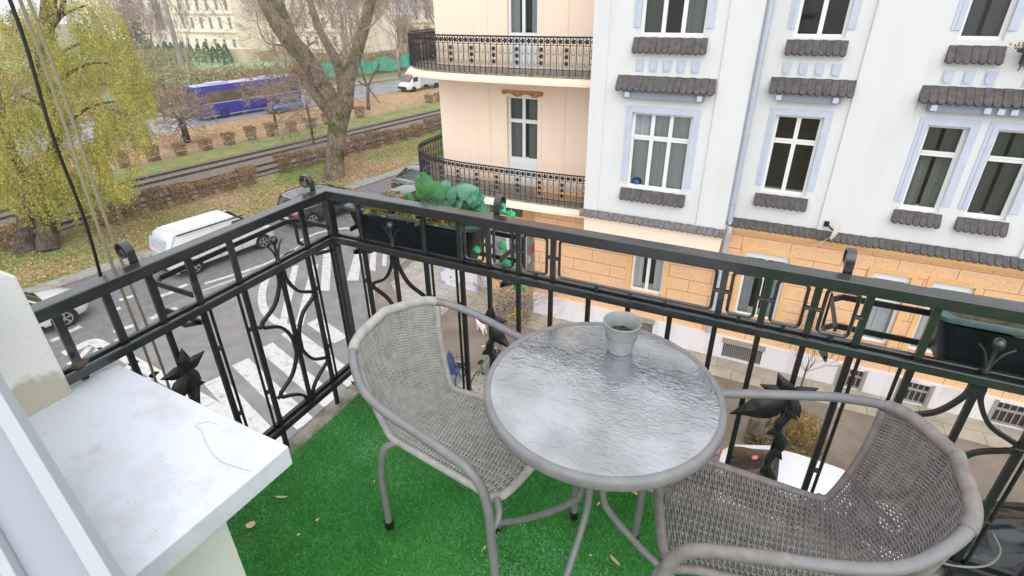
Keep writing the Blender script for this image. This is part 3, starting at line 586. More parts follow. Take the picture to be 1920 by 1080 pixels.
# ground floor
gh = [(-3.13, -2.08, 1.85, 3.98), (.17, 1.32, 1.75, 3.95), (3.36, 4.21, 1.75, 3.95), (4.69, 5.56, 1.75, 3.95), (7.8, 8.7, 1.75, 3.95)]
m = MB(); wallgrid(m, -6.6, 9.5, .9, 4.87, YR, YR + .3, gh); m.build('ground_floor_wall', 'ochre_block', wb)
for i, h in enumerate(gh):
    window(wb, *h, YR, 2 if i < 2 else 1, h[2] + 1.35 if i > 1 else None, 'curtain', .18 if i < 2 else .0)
    m = MB(); m.box(h[0], h[1], YR + .06, YR + .15, h[3] - .2, h[3]); m.build('blind_box', 'win_frame', wb)
    m = MB(); m.box(h[0] - .12, h[1] + .12, YR - .14, YR + .05, h[2] - .12, h[2] - .02); m.build('sill_slab', 'tile_grey', wb)
    m = MB(); m.box(h[0] - .13, h[0], YR - .03, YR + .01, h[2], h[3] + .13); m.box(h[1], h[1] + .13, YR - .03, YR + .01, h[2], h[3] + .13); m.box(h[0], h[1], YR - .03, YR + .01, h[3], h[3] + .13); m.build('plaster_margin', 'peach_dark', wb)
ph = [(.06, 1.22, .16, .72), (3.35, 3.92, .14, .8), (4.86, 5.52, .14, .82), (7.0, 7.75, .14, .84), (-3.0, -2.2, .3, .78)]
m = MB(); wallgrid(m, -6.6, 9.5, .0, .92, YR - .09, YR + .1, ph); m.build('plinth', 'plinth', wb)
for i, h in enumerate(ph):
    m = MB(); m.box(h[0], h[1], YR + .02, YR + .03, h[2], h[3]); f = m.build('cellar_window', 'room', wb)
    m = MB()
    if i in (0, 4):
        n = int((h[1] - h[0]) / .055)
        for k in range(n + 1): x = h[0] + (h[1] - h[0]) * k / n; m.box(x - .007, x + .007, YR - .03, YR - .018, h[2], h[3])
        for k in range(9): z = h[2] + (h[3] - h[2]) * k / 8; m.box(h[0], h[1], YR - .018, YR - .008, z - .007, z + .007)
        m.box(h[0] - .05, h[1] + .05, YR - .12, YR - .088, h[3], h[3] + .18)
    else:
        for k in range(6): x = h[0] + (h[1] - h[0]) * k / 5; m.box(x - .012, x + .012, YR - .03, YR - .016, h[2], h[3])
        m.box(h[0], h[1], YR - .05, YR - .03, h[3] - .28, h[3] - .2); m.box(h[0], h[1], YR - .06, YR + .0, h[2], h[2] + .05); m.box(h[0] - .08, h[0], YR - .12, YR - .088, h[2] - .03, h[3] + .06); m.box(h[1], h[1] + .08, YR - .12, YR - .088, h[2] - .03, h[3] + .06)
    m.build('cellar_grille', 'grille', f)
# open casement with a lampshade at the top right
# downpipe
dp = thing('downpipe', 'grey zinc downpipe in the inner corner beside the white bay', 'pipe', (-.42, YR - .12, 0))
m = MB(); m.sweep([(-.44, YR - .12, z) for z in (1.0, 4.2)] , .085, 12); m.sweep([(-.44, YR - .12, z) for z in (4.75, ZTOP)], .085, 12); m.sweep([(-.44, YR - .12, 4.2), (-.40, YR - .20, 4.45), (-.40, YR - .2, 4.6), (-.44, YR - .12, 4.8)], .085, 12); m.build('pipe', 'zinc', dp, 60)
for z in (5.4, 7.3, 9.2, 11.1):
    m = MB(); m.lathe([(.086, -.03), (.103, -.03), (.103, .03), (.086, .03)], 12, (-.44, YR - .12, z)); m.build('pipe_collar', 'zinc', dp, 40)
# satellite dish
dish = thing('satellite_dish', 'small weathered satellite dish stained orange just above the tile ledge', 'satellite dish', (2.1, YR - .3, 5.05))
m = MB(); m.lathe([(.0001, .05), (.08, .042), (.15, .022), (.205, 0), (.21, .004), (.155, .028), (.08, .05), (.0001, .058)], 24, (0, 0, 0)); m.xf(Matrix.Translation((2.16, YR - .45, 5.08)) @ Euler((R_(100), 0, R_(62)), 'XYZ').to_matrix().to_4x4() @ Matrix.Diagonal((1, 1.15, 1, 1))); m.build('reflector', 'dish_white', dish, 60)
m = MB(); m.bar((1.95, YR - .05, 5.12), (2.1, YR - .38, 5.09), .035); m.box(1.90, 2.02, YR - .08, YR - .045, 5.05, 5.20); m.build('bracket', 'black_plastic', dish)
m = MB(); m.sweep([(2.1, YR - .45, 4.95), (1.8, YR - .7, 4.72), (1.7, YR - .75, 4.68)], .008, 5); m.build('feed_arm', 'pvc', dish)
# flower bracket at the very right top
fb = thing('flower_basket', 'wall bracket with a hanging flower basket at the top right edge of the white facade', 'flower basket', (4.3, YR - .2, 9.6))
m = MB(); c = ony(1917, 110, YR - .25); m.sweep([c + Vector((0, 0, -.25 + k * .05)) + Vector((.02 * math.sin(k), 0, 0)) for k in range(9)], .012, 6); m.box(c.x - .1, c.x + .5, YR - .34, YR - .1, c.z + .12, c.z + .2); m.build('bracket', 'iron_dark', fb)
cc = np.array([[c.x + rng.normal(.1, .14), YR - .25 + rng.normal(0, .08), c.z + .25 + rng.normal(0, .05)] for _ in range(220)]); fastmesh('flowers', leafquads(cc, .06), 4, 'leaf_mix', None, fb)
# ================================================================ PEACH CORNER BUILDING
YQ = 16.4; XC = -10.75
pb = thing('peach_apartment_building', 'pale peach corner building with curved iron balconies left of the white facade', 'building', (-7, YQ, 0))
SC = YQ / 15.48
def qx(x): return x * SC
def qz(z): return 10.6 - (10.6 - z) * SC
wins = [(qx(-7.61), qx(-6.53), 4.7, qz(7.88)), (qx(-7.57), qx(-6.58), qz(8.68), 11.8), (qx(-7.57), qx(-6.58), 12.9, 15.6)]
shop = [(-8.9, -6.62, .5, 3.3)]
m = MB(); wallgrid(m, XC, -4.3, 4.55, ZTOP, YQ, YQ + .3, wins); m.build('upper_wall', 'peach', pb)
m = MB(); m.box(XC - .0, XC + .3, YQ + .3, YQ + 14, .9, ZTOP); m.box(XC, -4.3, YQ, YQ + 14, ZTOP, ZTOP + .2); m.build('side_wall', 'peach', pb)
m = MB(); wallgrid(m, XC, -4.3, 0, 4.55, YQ, YQ + .3, shop); m.build('ground_floor_wall', 'peach_dark', pb)
m = MB(); m.box(XC - .08, -8.95, YQ - .08, YQ, 0, .95); m.box(XC - .08, XC, YQ, YQ + 14, 0, .95); m.build('plinth', 'graffiti', pb)
for x in (-8.72, -5.95): m = MB(); m.box(x - .006, x + .006, YQ - .006, YQ, 4.8, ZTOP); m.build('wall_joint', 'cream_trim', pb)
window(pb, wins[0][0], wins[0][1], 5.55, wins[0][3], YQ, 2, 6.9, 'curtain_dark', .1)
m = MB(); m.box(wins[0][0], wins[0][1], YQ + .12, YQ + .2, 4.7, 5.55)
for k in range(7): m.box(wins[0][0], wins[0][1], YQ + .105, YQ + .12, 4.75 + k * .11, 4.80 + k * .11)
m.build('door_panel', 'win_frame', pb)
window(pb, wins[1][0], wins[1][1], 9.6, 11.8, YQ, 2, 11.2, 'curtain', .2); m = MB(); m.box(wins[1][0], wins[1][1], YQ + .12, YQ + .2, qz(8.68), 9.6); m.build('door_panel', 'win_frame', pb)
window(pb, wins[2][0], wins[2][1], 12.9, 15.6, YQ, 2, 14.9, 'curtain', .2)
# stucco swag over the window
m = MB(); a, b = wins[0][0] - .1, wins[0][1] + .1
m.box(a - .05, b + .08, YQ - .10, YQ, wins[0][3] + .12, wins[0][3] + .2)
for k in range(17): x = a + (b - a) * k / 16; crumple(m, (x, YQ - .03, wins[0][3] + .08 + .05 * math.sin(k * .8)), .06, .05, .045, k * 2.2, .5, 8, 6)
m.build('stucco_garland', 'terra', pb, 180)
m = MB(); m.box(wins[0][0] - .14, wins[0][0], YQ - .03, YQ + .01, 5.5, wins[0][3] + .14); m.box(wins[0][1], wins[0][1] + .14, YQ - .03, YQ + .01, 5.5, wins[0][3] + .14); m.build('window_surround', 'peach', pb)
# shop front on the corner
sf = thing('shop_window', 'graffiti covered shop window with red and green marks on the ground floor corner', 'shop window', (-7.7, YQ, .5))
m = MB(); m.box(-8.9, -6.62, YQ + .10, YQ + .14, .5, 3.3); m.build('glass', 'shop_glass', sf)
m = MB()
for x in (-8.9, -8.15, -7.4, -6.68): m.box(x, x + .06, YQ + .04, YQ + .13, .5, 3.3)
m.box(-8.9, -6.62, YQ + .05, YQ + .13, 3.22, 3.3); m.build('frame', 'win_frame', sf)
for mt, pts in (('red_paint', [(1002, 456), (1000, 468), (990, 478)]), ('red_paint', [(975, 455), (975, 466), (976, 475)]), ('plinth', [(990, 478), (993, 486), (990, 494)]), ('green_net', [(943, 452), (948, 460), (943, 470)]), ('iron_dark', [(1006, 450), (1010, 470), (1004, 492)]), ('plinth', [(952, 445), (950, 460), (954, 474), (950, 486)])):
    m = MB(); m.sweep(catmull([ony(x, y, YQ + .085) for x, y in pts], 5), .07 if mt != 'iron_dark' else .035, 6); m.xf(Matrix.Translation((0, YQ + .09, 0)) @ Matrix.Diagonal((1, .12, 1, 1)) @ Matrix.Translation((0, -YQ - .09, 0))); m.build('graffiti_stroke', mt, sf, 180)
m = MB(); m.box(-9.5, -7.5, YQ - .08, YQ - .02, 3.45, 3.85); tag(m.build('shop_sign', 'tile'), 'blank dark brown shop sign board under the lower curved balcony', 'sign')
def balcony(zs, lab):
    """curved corner balcony: slab, cornice and iron railing with roses"""
    t = thing('curved_balcony', lab, 'balcony', (-7.5, 15.2, zs))
    path = [(-4.42, 15.12), (-6, 15.0), (-8, 14.97), (-9.3, 15.02), (-10.4, 15.25), (-11.3, 15.75), (-11.85, 16.6), (-11.95, 17.8), (-11.95, 19.5)]
    P_ = catmull([(x, y, 0) for x, y in path], 8)
    def offs(e):
        o = []
        for i, p in enumerate(P_):
            tt = (P_[min(i + 1, len(P_) - 1)] - P_[max(0, i - 1)]).normalized(); n = Vector((tt.y, -tt.x, 0)) * -1; o.append(p + n * e)
        return o
    inner = [(-10.75, 19.5), (-10.75, 16.4), (-4.42, 16.4)]
    m = MB(); o = offs(.0); m.prism([(p.x, p.y) for p in o] + inner, zs - .07, zs, lambda a, b, h: (a, b, h)); m.build('slab', 'concrete', t)
    m = MB(); o = offs(.06); m.prism([(p.x, p.y) for p in o] + inner, zs - .19, zs - .07, lambda a, b, h: (a, b, h)); o = offs(.2); m.prism([(p.x, p.y) for p in o] + inner, zs - .26, zs - .19, lambda a, b, h: (a, b, h)); m.build('cornice', 'peach', t)
    rail = offs(.06); H = 1.04
    for nm, z, r in (('handrail', zs + H, .024), ('upper_bar', zs + H - .22, .010), ('lower_bar', zs + .17, .010)):
        m = MB(); m.sweep([p + Vector((0, 0, z)) for p in rail], r, 6); m.build(nm, 'iron_dark', t, 60)
    L = [0]
    for a, b in zip(rail[:-1], rail[1:]): L.append(L[-1] + (b - a).length)
    def pos(s):
        j = 0
        while j < len(L) - 2 and L[j + 1] < s: j += 1
        return rail[j].lerp(rail[j + 1], (s - L[j]) / (L[j + 1] - L[j])), (rail[j + 1] - rail[j]).normalized()
    n = int(L[-1] / .19); 
    for i in range(n + 1):
        p, tt = pos(L[-1] * i / n); m = MB(); m.box(p.x - .011, p.x + .011, p.y - .011, p.y + .011, zs, zs + H)
        if i < n and i < 60:
            p2, t2 = pos(L[-1] * (i + .5) / n)
            for k in (-.33, 0, .33):
                q = p2 + t2 * k * .19 * .8; m.box(q.x - .004, q.x + .004, q.y - .004, q.y + .004, zs + .02, zs + H - .26)
            for zc, w in ((zs + .30, .045), (zs + H - .42, .06)):
                for sg in (-1, 1): m.sweep([p2 + t2 * sg * .01 + Vector((0, 0, zc - .06)), p2 + t2 * sg * w + Vector((0, 0, zc + .03)), p2 + t2 * sg * w * .6 + Vector((0, 0, zc + .07))], .006, 4)
        m.build('baluster', 'iron_dark', t)
        if i < n:
            rose = [(zs + H - .115, .068)]
            if i % 4 == 1: rose += [(zs + H - .34, .060), (zs + H - .52, .060), (zs + H - .70, .060)]
            p2, t2 = pos(L[-1] * (i + .5) / n); nrm_ = Vector((t2.y, -t2.x, 0))
            for zz, r in (rose if i < n * .72 else rose[:1]):
                pts = []; m = MB()
                for k in range(20): a = 2 * PI * k / 20; rr = r * (1 + .28 * math.cos(5 * a)); pts.append((rr * math.cos(a), rr * math.sin(a)))
                m.prism(pts, -.012, .012, lambda a, b, h, zz=zz: tuple(p2 + t2 * a + nrm_ * h + Vector((0, 0, zz + b))))
                m.build('rosette', 'iron_dark', t)
    return t
balcony(8.62, 'upper curved corner balcony with a rosette iron railing on the peach building')
balcony(4.66, 'lower curved corner balcony with a rosette iron railing, just behind the green film')
# ---------------- things on the pavement across
dl = thing('wall_lamp', 'round black and white vent cap on the graffiti plinth of the corner building', 'vent', tuple(ony(877, 525, YQ - .1)))
c = ony(878, 525, YQ - .12); m = MB(); m.lathe([(.09, -.03), (.24, -.03), (.25, 0), (.24, .05), (.10, .03)], 24, c, 'Y'); m.build('ring', 'black_plastic', dl, 50); m = MB(); m.lathe([(.0001, -.02), (.10, -.02), (.1, .04), (.0001, .04)], 20, c, 'Y'); m.build('hub', 'plate', dl, 50)
gw = MB().box(-10.95, -9.2, 15.85, YQ - .08, .1, 1.25).build('entrance_block', 'graffiti'); tag(gw, 'white graffiti marked concrete block at the foot of the corner building', 'block')
# ================================================================ VEGETATION
def tube_tree(m, p, d, L, r, dep, spread=.5, up=.15, tips=None, nseg=3, kids=(2, 3), shrink=.72, minr=.004, seg=5):
    pts = [p]; rad = [r]; q = p.copy(); dd = d.copy()
    for i in range(nseg):
        dd = (dd + Vector((random.gauss(0, .16), random.gauss(0, .16), random.gauss(0, .10) + up * .2))).normalized(); q = q + dd * L / nseg; pts.append(q.copy()); rad.append(max(minr, r * (1 - .35 * (i + 1) / nseg)))
    m.sweep(pts, rad, seg if r > .03 else 3, caps=False)
    if tips is not None: tips += pts[1:]
    if dep <= 0: return
    for k in range(random.randint(*kids)):
        a = Vector((random.gauss(0, 1), random.gauss(0, 1), random.gauss(0, 1))); a = (a - dd * a.dot(dd)).normalized()
        nd = (dd * math.cos(spread) + a * math.sin(spread) * random.uniform(.7, 1.3) + Vector((0, 0, up))).normalized()
        tube_tree(m, pts[-1] if k < 2 else pts[random.randint(1, nseg)], nd, L * shrink * random.uniform(.8, 1.15), rad[-1] * (.8 if k == 0 else .6), dep - 1, spread, up, tips, nseg, kids, shrink, minr, seg)
# --- big bare tree in the middle
DT = 35.4; k_ = DT / F_PX
ct = thing('bare_tree', 'large bare tree with three mossy limbs rising from one trunk in the leafy verge', 'tree', tuple(G(625, 330)))
def limb(m, pts, dep=DT, dz=None):
    P_ = []; W = []
    for i, (x, y, w) in enumerate(pts): P_.append(at(x, y, dep + (dz[i] if dz else 0))); W.append(w * (.44 if dep == DT else .5) * k_)
    n = 5; C_ = catmull(P_, n); r = []
    for i in range(len(C_)): t = i / n; j = min(int(t), len(W) - 2); r.append((W[j] + (W[j + 1] - W[j]) * (t - j)) * (1 + .07 * noise.noise(C_[i] * 2.1)))
    m.sweep(C_, r, 14); return C_
m = MB(); limb(m, [(626, 352, 60), (626, 333, 48), (627, 310, 40), (630, 270, 38), (634, 235, 40), (640, 200, 46)]); m.build('trunk', 'bark_moss', ct, 180)
mains = []
for pts, dz in (([(634, 215, 40), (604, 160, 37), (572, 108, 36), (545, 78, 38), (515, 38, 26), (492, -5, 22), (478, -40, 18)], [0, 0, -.5, -1, -1.6, -2.2, -2.6]),
            ([(556, 92, 28), (540, 55, 26), (520, 5, 26), (505, -35, 20)], [-.8, -.6, -.3, 0]),
            ([(648, 180, 30), (632, 118, 20), (602, 62, 17), (585, 15, 15), (572, -40, 12)], [.3, 1, 1.6, 2.2, 3]),
            ([(645, 200, 40), (652, 150, 30), (668, 100, 26), (684, 45, 24), (697, -8, 20), (706, -50, 16)], [0, 0, .3, .3, .5, .6]),
            ([(632, 228, 24), (606, 200, 16), (586, 172, 15), (574, 150, 12), (573, 132, 11), (580, 116, 9)], [-.2, -.5, -.8, -1, -1, -1])):
    m = MB(); mains.append(limb(m, pts, DT, dz)); m.build('limb', 'bark_moss', ct, 180)
m = MB(); limb(m, [(572, 150, 10), (560, 136, 9), (549, 130, 8)], DT, [-1, -1.1, -1.2]); m.build('broken_stub', 'red_brown', ct, 180)
m = MB()
for px in ([(548, 90, 5), (520, 84, 4), (500, 80, 3), (486, 55, 2.5), (480, 20, 2)], [(568, 98, 6), (580, 84, 5), (592, 78, 4)], [(600, 60, 4), (620, 30, 3), (640, -10, 2.5)], [(676, 60, 5), (700, 45, 3.5), (725, 10, 2.5)], [(540, 60, 4), (556, 40, 3), (575, 0, 2)]): limb(m, px)
tw = []
for C_ in mains:
    for i in [k for k in range(3, len(C_)) for _ in (0, 1)]:
        a = Vector((random.gauss(0, 1), random.gauss(0, 1), random.gauss(0, .6))).normalized(); tube_tree(m, C_[i], a, random.uniform(.7, 1.9), .020, 4, .45, .06, None, 3, (1, 3), .80, .006)
for i in range(60):
    z = random.uniform(1.0, 5.6); q = G(627, 333) + Vector((0, 0, z)); a = Vector((random.gauss(0, 1), random.gauss(0, 1), random.gauss(.1, .4))).normalized(); tube_tree(m, q + a * .5, a, random.uniform(.5, 1.1), .012, 4, .5, .08, None, 3, (1, 3), .8, .005)
m.build('twigs', 'twig', ct)
# --- willow-like yellow green tree on the left
DL = 25.3
lt = thing('willow_tree', 'big yellow green drooping tree with a double trunk at the left edge', 'tree', tuple(G(66, 470)))
k_ = DL / F_PX
for pts in ([(50, 480, 44), (51, 466, 36), (52, 430, 33), (55, 395, 32), (74, 340, 26), (100, 290, 22), (104, 235, 18), (88, 170, 18), (78, 110, 20), (86, 60, 24), (92, 10, 26), (92, -40, 20)], [(92, 470, 38), (89, 455, 33), (86, 425, 30), (80, 395, 26), (60, 350, 20), (30, 300, 16), (10, 240, 14), (-10, 160, 12)]):
    m = MB(); limb(m, pts, DL, [0, 0, .1, .1, .3, .5, .6, .7, .8, .6, .4, .2][:len(pts)]); m.build('trunk', 'bark', lt, 180)
m = MB()
for pts in ([(86, 60, 14), (110, 30, 11), (118, 5, 9), (122, -30, 7)], [(100, 38, 8), (130, 22, 5), (160, 10, 3)], [(84, 90, 8), (50, 60, 6), (20, 20, 5)], [(102, 270, 8), (130, 230, 6), (170, 200, 5), (215, 190, 3)], [(88, 170, 8), (125, 140, 6), (165, 120, 4), (200, 118, 3)], [(104, 240, 7), (80, 200, 6), (40, 180, 4)], [(90, 120, 6), (130, 90, 4), (180, 70, 3)], [(100, 300, 6), (140, 290, 4), (190, 280, 3)]): limb(m, pts, DL, [.4, .2, 0, -.2, -.3][:len(pts)])
m.build('limbs', 'bark', lt, 180)
m = MB(); cs = []; tv = []
zones = [((60, 345), (115, 50), 900), ((215, 265), (42, 95), 900), ((160, 170), (95, 130), 1350), ((30, 170), (90, 160), 1250), ((60, 280), (110, 80), 1100), ((160, 350), (34, 45), 240), ((250, 190), (34, 90), 500), ((120, 40), (120, 60), 480), ((230, 90), (32, 60), 160), ((-60, 230), (80, 190), 800)]
for (cx, cy), (rx, ry), n in zones:
    for i in range(n):
        while True:
            a, b = random.uniform(-1, 1), random.uniform(-1, 1)
            if a * a + b * b < 1: break
        px, py = cx + a * rx, cy + b * ry
        if noise.noise((px * .022, py * .022, cx * .1)) < -.17: continue
        q = at(px, py, DL + random.gauss(-.1, 1.3)); L = random.uniform(.5, 1.3); nl = random.randint(14, 24); sw_ = Vector((random.gauss(0, .18), random.gauss(0, .18), 0)); base_t = min(1, max(0, .5 + .42 * noise.noise((px * .03, py * .03, 9)) + random.gauss(0, .1)))
        for j in range(nl):
            t = j / nl; p_ = q + sw_ * t * t + Vector((0, 0, -L * t)) + Vector((random.gauss(0, .055), random.gauss(0, .055), random.gauss(0, .04))); cs.append(p_[:]); tv.append(min(1, max(0, base_t + random.gauss(0, .17))))
        if i % 5 == 0: m.sweep([q, q + sw_ * .3 + Vector((0, 0, -L * .5)), q + sw_ + Vector((0, 0, -L))], .006, 3, caps=False)
m.build('hanging_twigs', 'twig', lt)
fastmesh('foliage', leafquads(np.array(cs), .098, .5, .45), 4, 'leaf_willow', np.repeat(np.array(tv), 1), lt)
# --- small pollard tree, slim street trees
def ball_tree(name, lab, base, H, R0, tr, dens, mt='twig', group=None, dep=4):
    t = thing(name, lab, 'tree', tuple(base), 0, group); m = MB(); m.sweep([base, base + Vector((.05, 0, H * .35)), base + Vector((-.03, 0, H * .62))], [tr, tr * .85, tr * .9], 8); m.build('trunk', 'bark', t, 180)
    m = MB(); c = base + Vector((-.03, 0, H * .6))
    for i in range(dens): a = Vector((random.gauss(0, 1), random.gauss(0, 1), random.gauss(.5, .7))).normalized(); tube_tree(m, c, a, R0 * .42, tr * .22, dep, .5, .02, None, 2, (2, 3), .72, .018)
    m.build('crown', mt, t); return t
ball_tree('pollard_tree', 'small dark pollard tree with a round twiggy head in front of the blue coach', G(352, 268), 3.2, 2.6, .30, 40)
ball_tree('slim_tree', 'slim young bare tree standing before the front of the blue coach', G(518, 238), 4.6, 2.6, .13, 16)
ball_tree('slim_tree', 'leaning young bare tree between blue coach and the big bare tree', G(588, 268), 5.0, 2.8, .12, 16)
t = thing('pruned_tree', 'small hard pruned tree with stubby arms right of the big bare tree', 'tree', tuple(G(694, 200)))
k_ = 55 / F_PX; m = MB()
limb(m, [(691, 205, 8), (690, 185, 6), (690, 160, 6)], 55); m.build('trunk', 'bark', t, 180)
for pts in ([(690, 162, 5), (682, 145, 4), (675, 115, 3)], [(690, 162, 5), (700, 140, 4), (712, 120, 3)], [(688, 160, 5), (680, 158, 4), (672, 152, 3)], [(690, 165, 3), (706, 185, 2), (712, 195, 1.5)]): m = MB(); limb(m, pts, 55); m.build('limb', 'bark', t, 180)
# far bare trees behind the far road
variants = []
for v in range(4):
    t = bpy.data.objects.new('far_tree', None); col.objects.link(t); m = MB(); tips = []
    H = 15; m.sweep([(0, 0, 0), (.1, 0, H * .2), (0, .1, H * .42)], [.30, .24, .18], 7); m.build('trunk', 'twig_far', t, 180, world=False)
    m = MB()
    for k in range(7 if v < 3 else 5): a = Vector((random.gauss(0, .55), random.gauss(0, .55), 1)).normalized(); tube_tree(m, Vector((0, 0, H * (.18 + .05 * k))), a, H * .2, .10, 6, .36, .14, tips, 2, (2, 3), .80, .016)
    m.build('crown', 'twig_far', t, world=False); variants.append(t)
ft = [(-60, 66, 1.0), (-66, 74, 1.1), (-58, 78, 1.05), (-64, 88, 1.1), (-54, 88, 1), (-60, 99, 1.2), (-51, 100, 1), (-70, 62, .9), (-74, 84, 1.1), (-82, 96, 1.2), (-90, 100, 1.2), (-46, 84, .8), (-49, 76, .8), (-53, 70, .8), (-46, 98, .9), (-68, 104, 1.2), (-77, 70, .8), (-88, 60, .75), (-101, 63, .7), (-110, 66, .7), (-84, 50, .7), (-100, 105, 1.1)]
for i, (x, y, s) in enumerate(ft):
    o = variants[i % 4] if i < 4 else dup(variants[i % 4])
    o.location = (x, y, 0); o.scale = (s, s, s); o.rotation_euler = (0, 0, i * 1.7); pxx = RM.transposed() @ (Vector((x, y, 6)) - CAM); 
far_objs = sorted([o for o in col.objects if o.name.startswith('far_tree')], key=lambda o: (lambda q: q.x / -q.z)(RM.transposed() @ (o.location + Vector((0, 0, 6)) - CAM)))
for i, o in enumerate(far_objs): tag(o, 'tall leafless tree beyond the far road, %s from the left in the row' % ORD[i], 'tree', 'bare trees beyond the far road')
# brown and green undergrowth behind the far road
def leafbox(name, pts, n, mt, size, zr, label=None, cat=None, kind='stuff'):
    A, B = Vector(pts[0]), Vector(pts[1]); w = pts[2]; c = []
    for i in range(n):
        t = random.random(); p_ = A.lerp(B, t); h = zr * (.55 + .45 * noise.noise((p_.x * .25, p_.y * .25, 3))) ; z = h * random.random() ** .7
        c.append((p_.x + random.gauss(0, w * .5), p_.y + random.gauss(0, w * .5), z))
    o = fastmesh(name, leafquads(np.array(c), size), 4, mt); tag(o, label, cat, kind=kind); return o
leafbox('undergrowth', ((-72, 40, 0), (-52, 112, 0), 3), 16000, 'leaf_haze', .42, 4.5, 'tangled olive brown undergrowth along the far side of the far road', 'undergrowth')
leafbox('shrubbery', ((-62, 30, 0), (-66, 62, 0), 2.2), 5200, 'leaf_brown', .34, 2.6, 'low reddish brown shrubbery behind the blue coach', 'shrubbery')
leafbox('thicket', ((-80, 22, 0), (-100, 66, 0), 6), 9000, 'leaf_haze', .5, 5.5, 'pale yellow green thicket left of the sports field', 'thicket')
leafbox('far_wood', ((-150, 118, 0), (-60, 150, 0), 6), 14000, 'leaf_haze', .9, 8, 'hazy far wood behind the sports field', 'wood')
# clipped thuja hedge in front of the school
hv = []
for v in range(3):
    c = []
    for i in range(420):
        z = random.random() ** .8 * 3.6; r = .75 * (1 - (z / 3.7) ** 2.2) + .05; a = random.random() * 2 * PI; c.append((r * math.cos(a), r * math.sin(a), z))
    hv.append(fastmesh('thuja', leafquads(np.array(c), .4, -.6), 4, 'leaf_thuja'))
for i in range(24):
    o = hv[i] if i < 3 else hv[i % 3].copy()
    if i >= 3: col.objects.link(o)
    x = -146 + i * 2.1; o.location = (x, 75 + .25 * math.sin(i), 0); s = .95 + .12 * math.sin(i * 2.3); o.scale = (1.15, 1, s)
    tag(o, '%s thuja from the left in the green row before the cream school' % ORD[i].capitalize(), 'thuja', 'thuja row at the edge of the sports field')
def conifer(lab, x, y, H, R0):
    t = thing('conifer_tree', lab, 'tree', (x, y, 0)); m = MB(); m.sweep([(x, y, 0), (x, y, H)], [.3, .05], 6); m.build('trunk', 'bark', t)
    c = []
    for i in range(2600): z = H * (.08 + .92 * random.random() ** 1.2); r = R0 * (1 - z / H) * (.75 + .25 * math.sin(z * 4)) * random.random() ** .4; a = random.random() * 2 * PI; c.append((x + r * math.cos(a), y + r * math.sin(a), z - r * .25))
    fastmesh('crown', leafquads(np.array(c), .6, .4), 4, 'leaf_conifer', None, t)
conifer('tall blue green spruce at the left end of the cream school', -140, 84, 17, 4.2); conifer('shorter dark spruce left of the tall spruce', -147, 80, 10, 3.6)
# ---------------- hedges along the tram line
hb = []
def hedgeblock(L, W, H, n, mt):
    c = []
    for i in range(n):
        f = random.random(); x, y = random.uniform(-L / 2, L / 2), random.uniform(-W / 2, W / 2); z = H * random.random()
        if f < .45: z = H + random.gauss(0, .04)
        elif f < .75: y = (W / 2) * random.choice((-1, 1)) * (.8 + .2 * z / H) + random.gauss(0, .03)
        elif f < .9: x = (L / 2) * random.choice((-1, 1)) + random.gauss(0, .04)
        s_ = .72 + .28 * z / H; c.append((x * s_, y * s_, z))
    return fastmesh('hedge', leafquads(np.array(c), .13), 4, mt)
protos = [hedgeblock(1.15, .9, 1.05, 1500, 'leaf_brown') for _ in range(3)]
used = [0, 0, 0]; HG = []
def puthedge(s, t, i, sc=(1, 1, 1)):
    k = i % 3
    if not used[k]: o = protos[k]; used[k] = 1
    else: o = protos[k].copy(); col.objects.link(o)
    p_ = ST(s, t); o.location = (p_.x, p_.y, .05); o.rotation_euler = (0, 0, math.atan2(U.y, U.x)); o.scale = sc; return o
rows = [('near row beside the white van', -33.3, [3.2, 4.5, 5.8] + [8.3 + 1.36 * k for k in range(7)]), ('middle row behind the big bare tree trunk', -34.0, [19.6 + 1.62 * k for k in range(14)]), ('far row behind the low hoop fence', -44.6, [13.5 + 1.95 * k for k in range(12)]), ('far right row beside the lorry', -44.6, [45 + 1.6 * k for k in range(5)])]
hi = 0
for nm, s, ts in rows:
    for j, t_ in enumerate(ts):
        o = puthedge(s, t_, hi, (1.05 if 'near' in nm or 'middle' in nm else .8, 1, 1.0 if 'near' in nm else .95)); hi += 1; o.scale = (o.scale[0] * (.92 + .1 * math.sin(hi * 3.7)), .95 + .12 * math.sin(hi * 2.1), .9 + .14 * math.sin(hi * 1.3)); o.rotation_euler[2] += .1 * math.sin(hi * 5) + (PI if hi % 2 else 0)
        tag(o, '%s hedge clump from the left, %s' % (ORD[j], nm), 'hedge', 'clipped brown hedge clumps along the tram track')
# low hoop fences
def hoopfence(lab, s, t0, n, L=2.0, H=.75):
    t = thing('hoop_fence', lab, 'fence', tuple(ST(s, t0)))
    for i in range(n):
        a = t0 + i * (L + .1); pts = [ST(s, a, 0), ST(s, a, H - .12), ST(s, a + .12, H), ST(s, a + L - .12, H), ST(s, a + L, H - .12), ST(s, a + L, 0)]; m = MB(); m.sweep(pts, .022, 5); m.sweep([ST(s, a, H * .45), ST(s, a + L, H * .45)], .015, 5); m.build('hoop', 'fence_metal', t, 50)
hoopfence('low pale metal hoop fence between tram track and hedge clumps', -43.0, 12, 15); hoopfence('low hoop fence at the far right before the corner building', -43.8, 45.5, 4, 2.0)
hoopfence('second low hoop fence piece behind the big bare tree', -43.4, 37, 3)
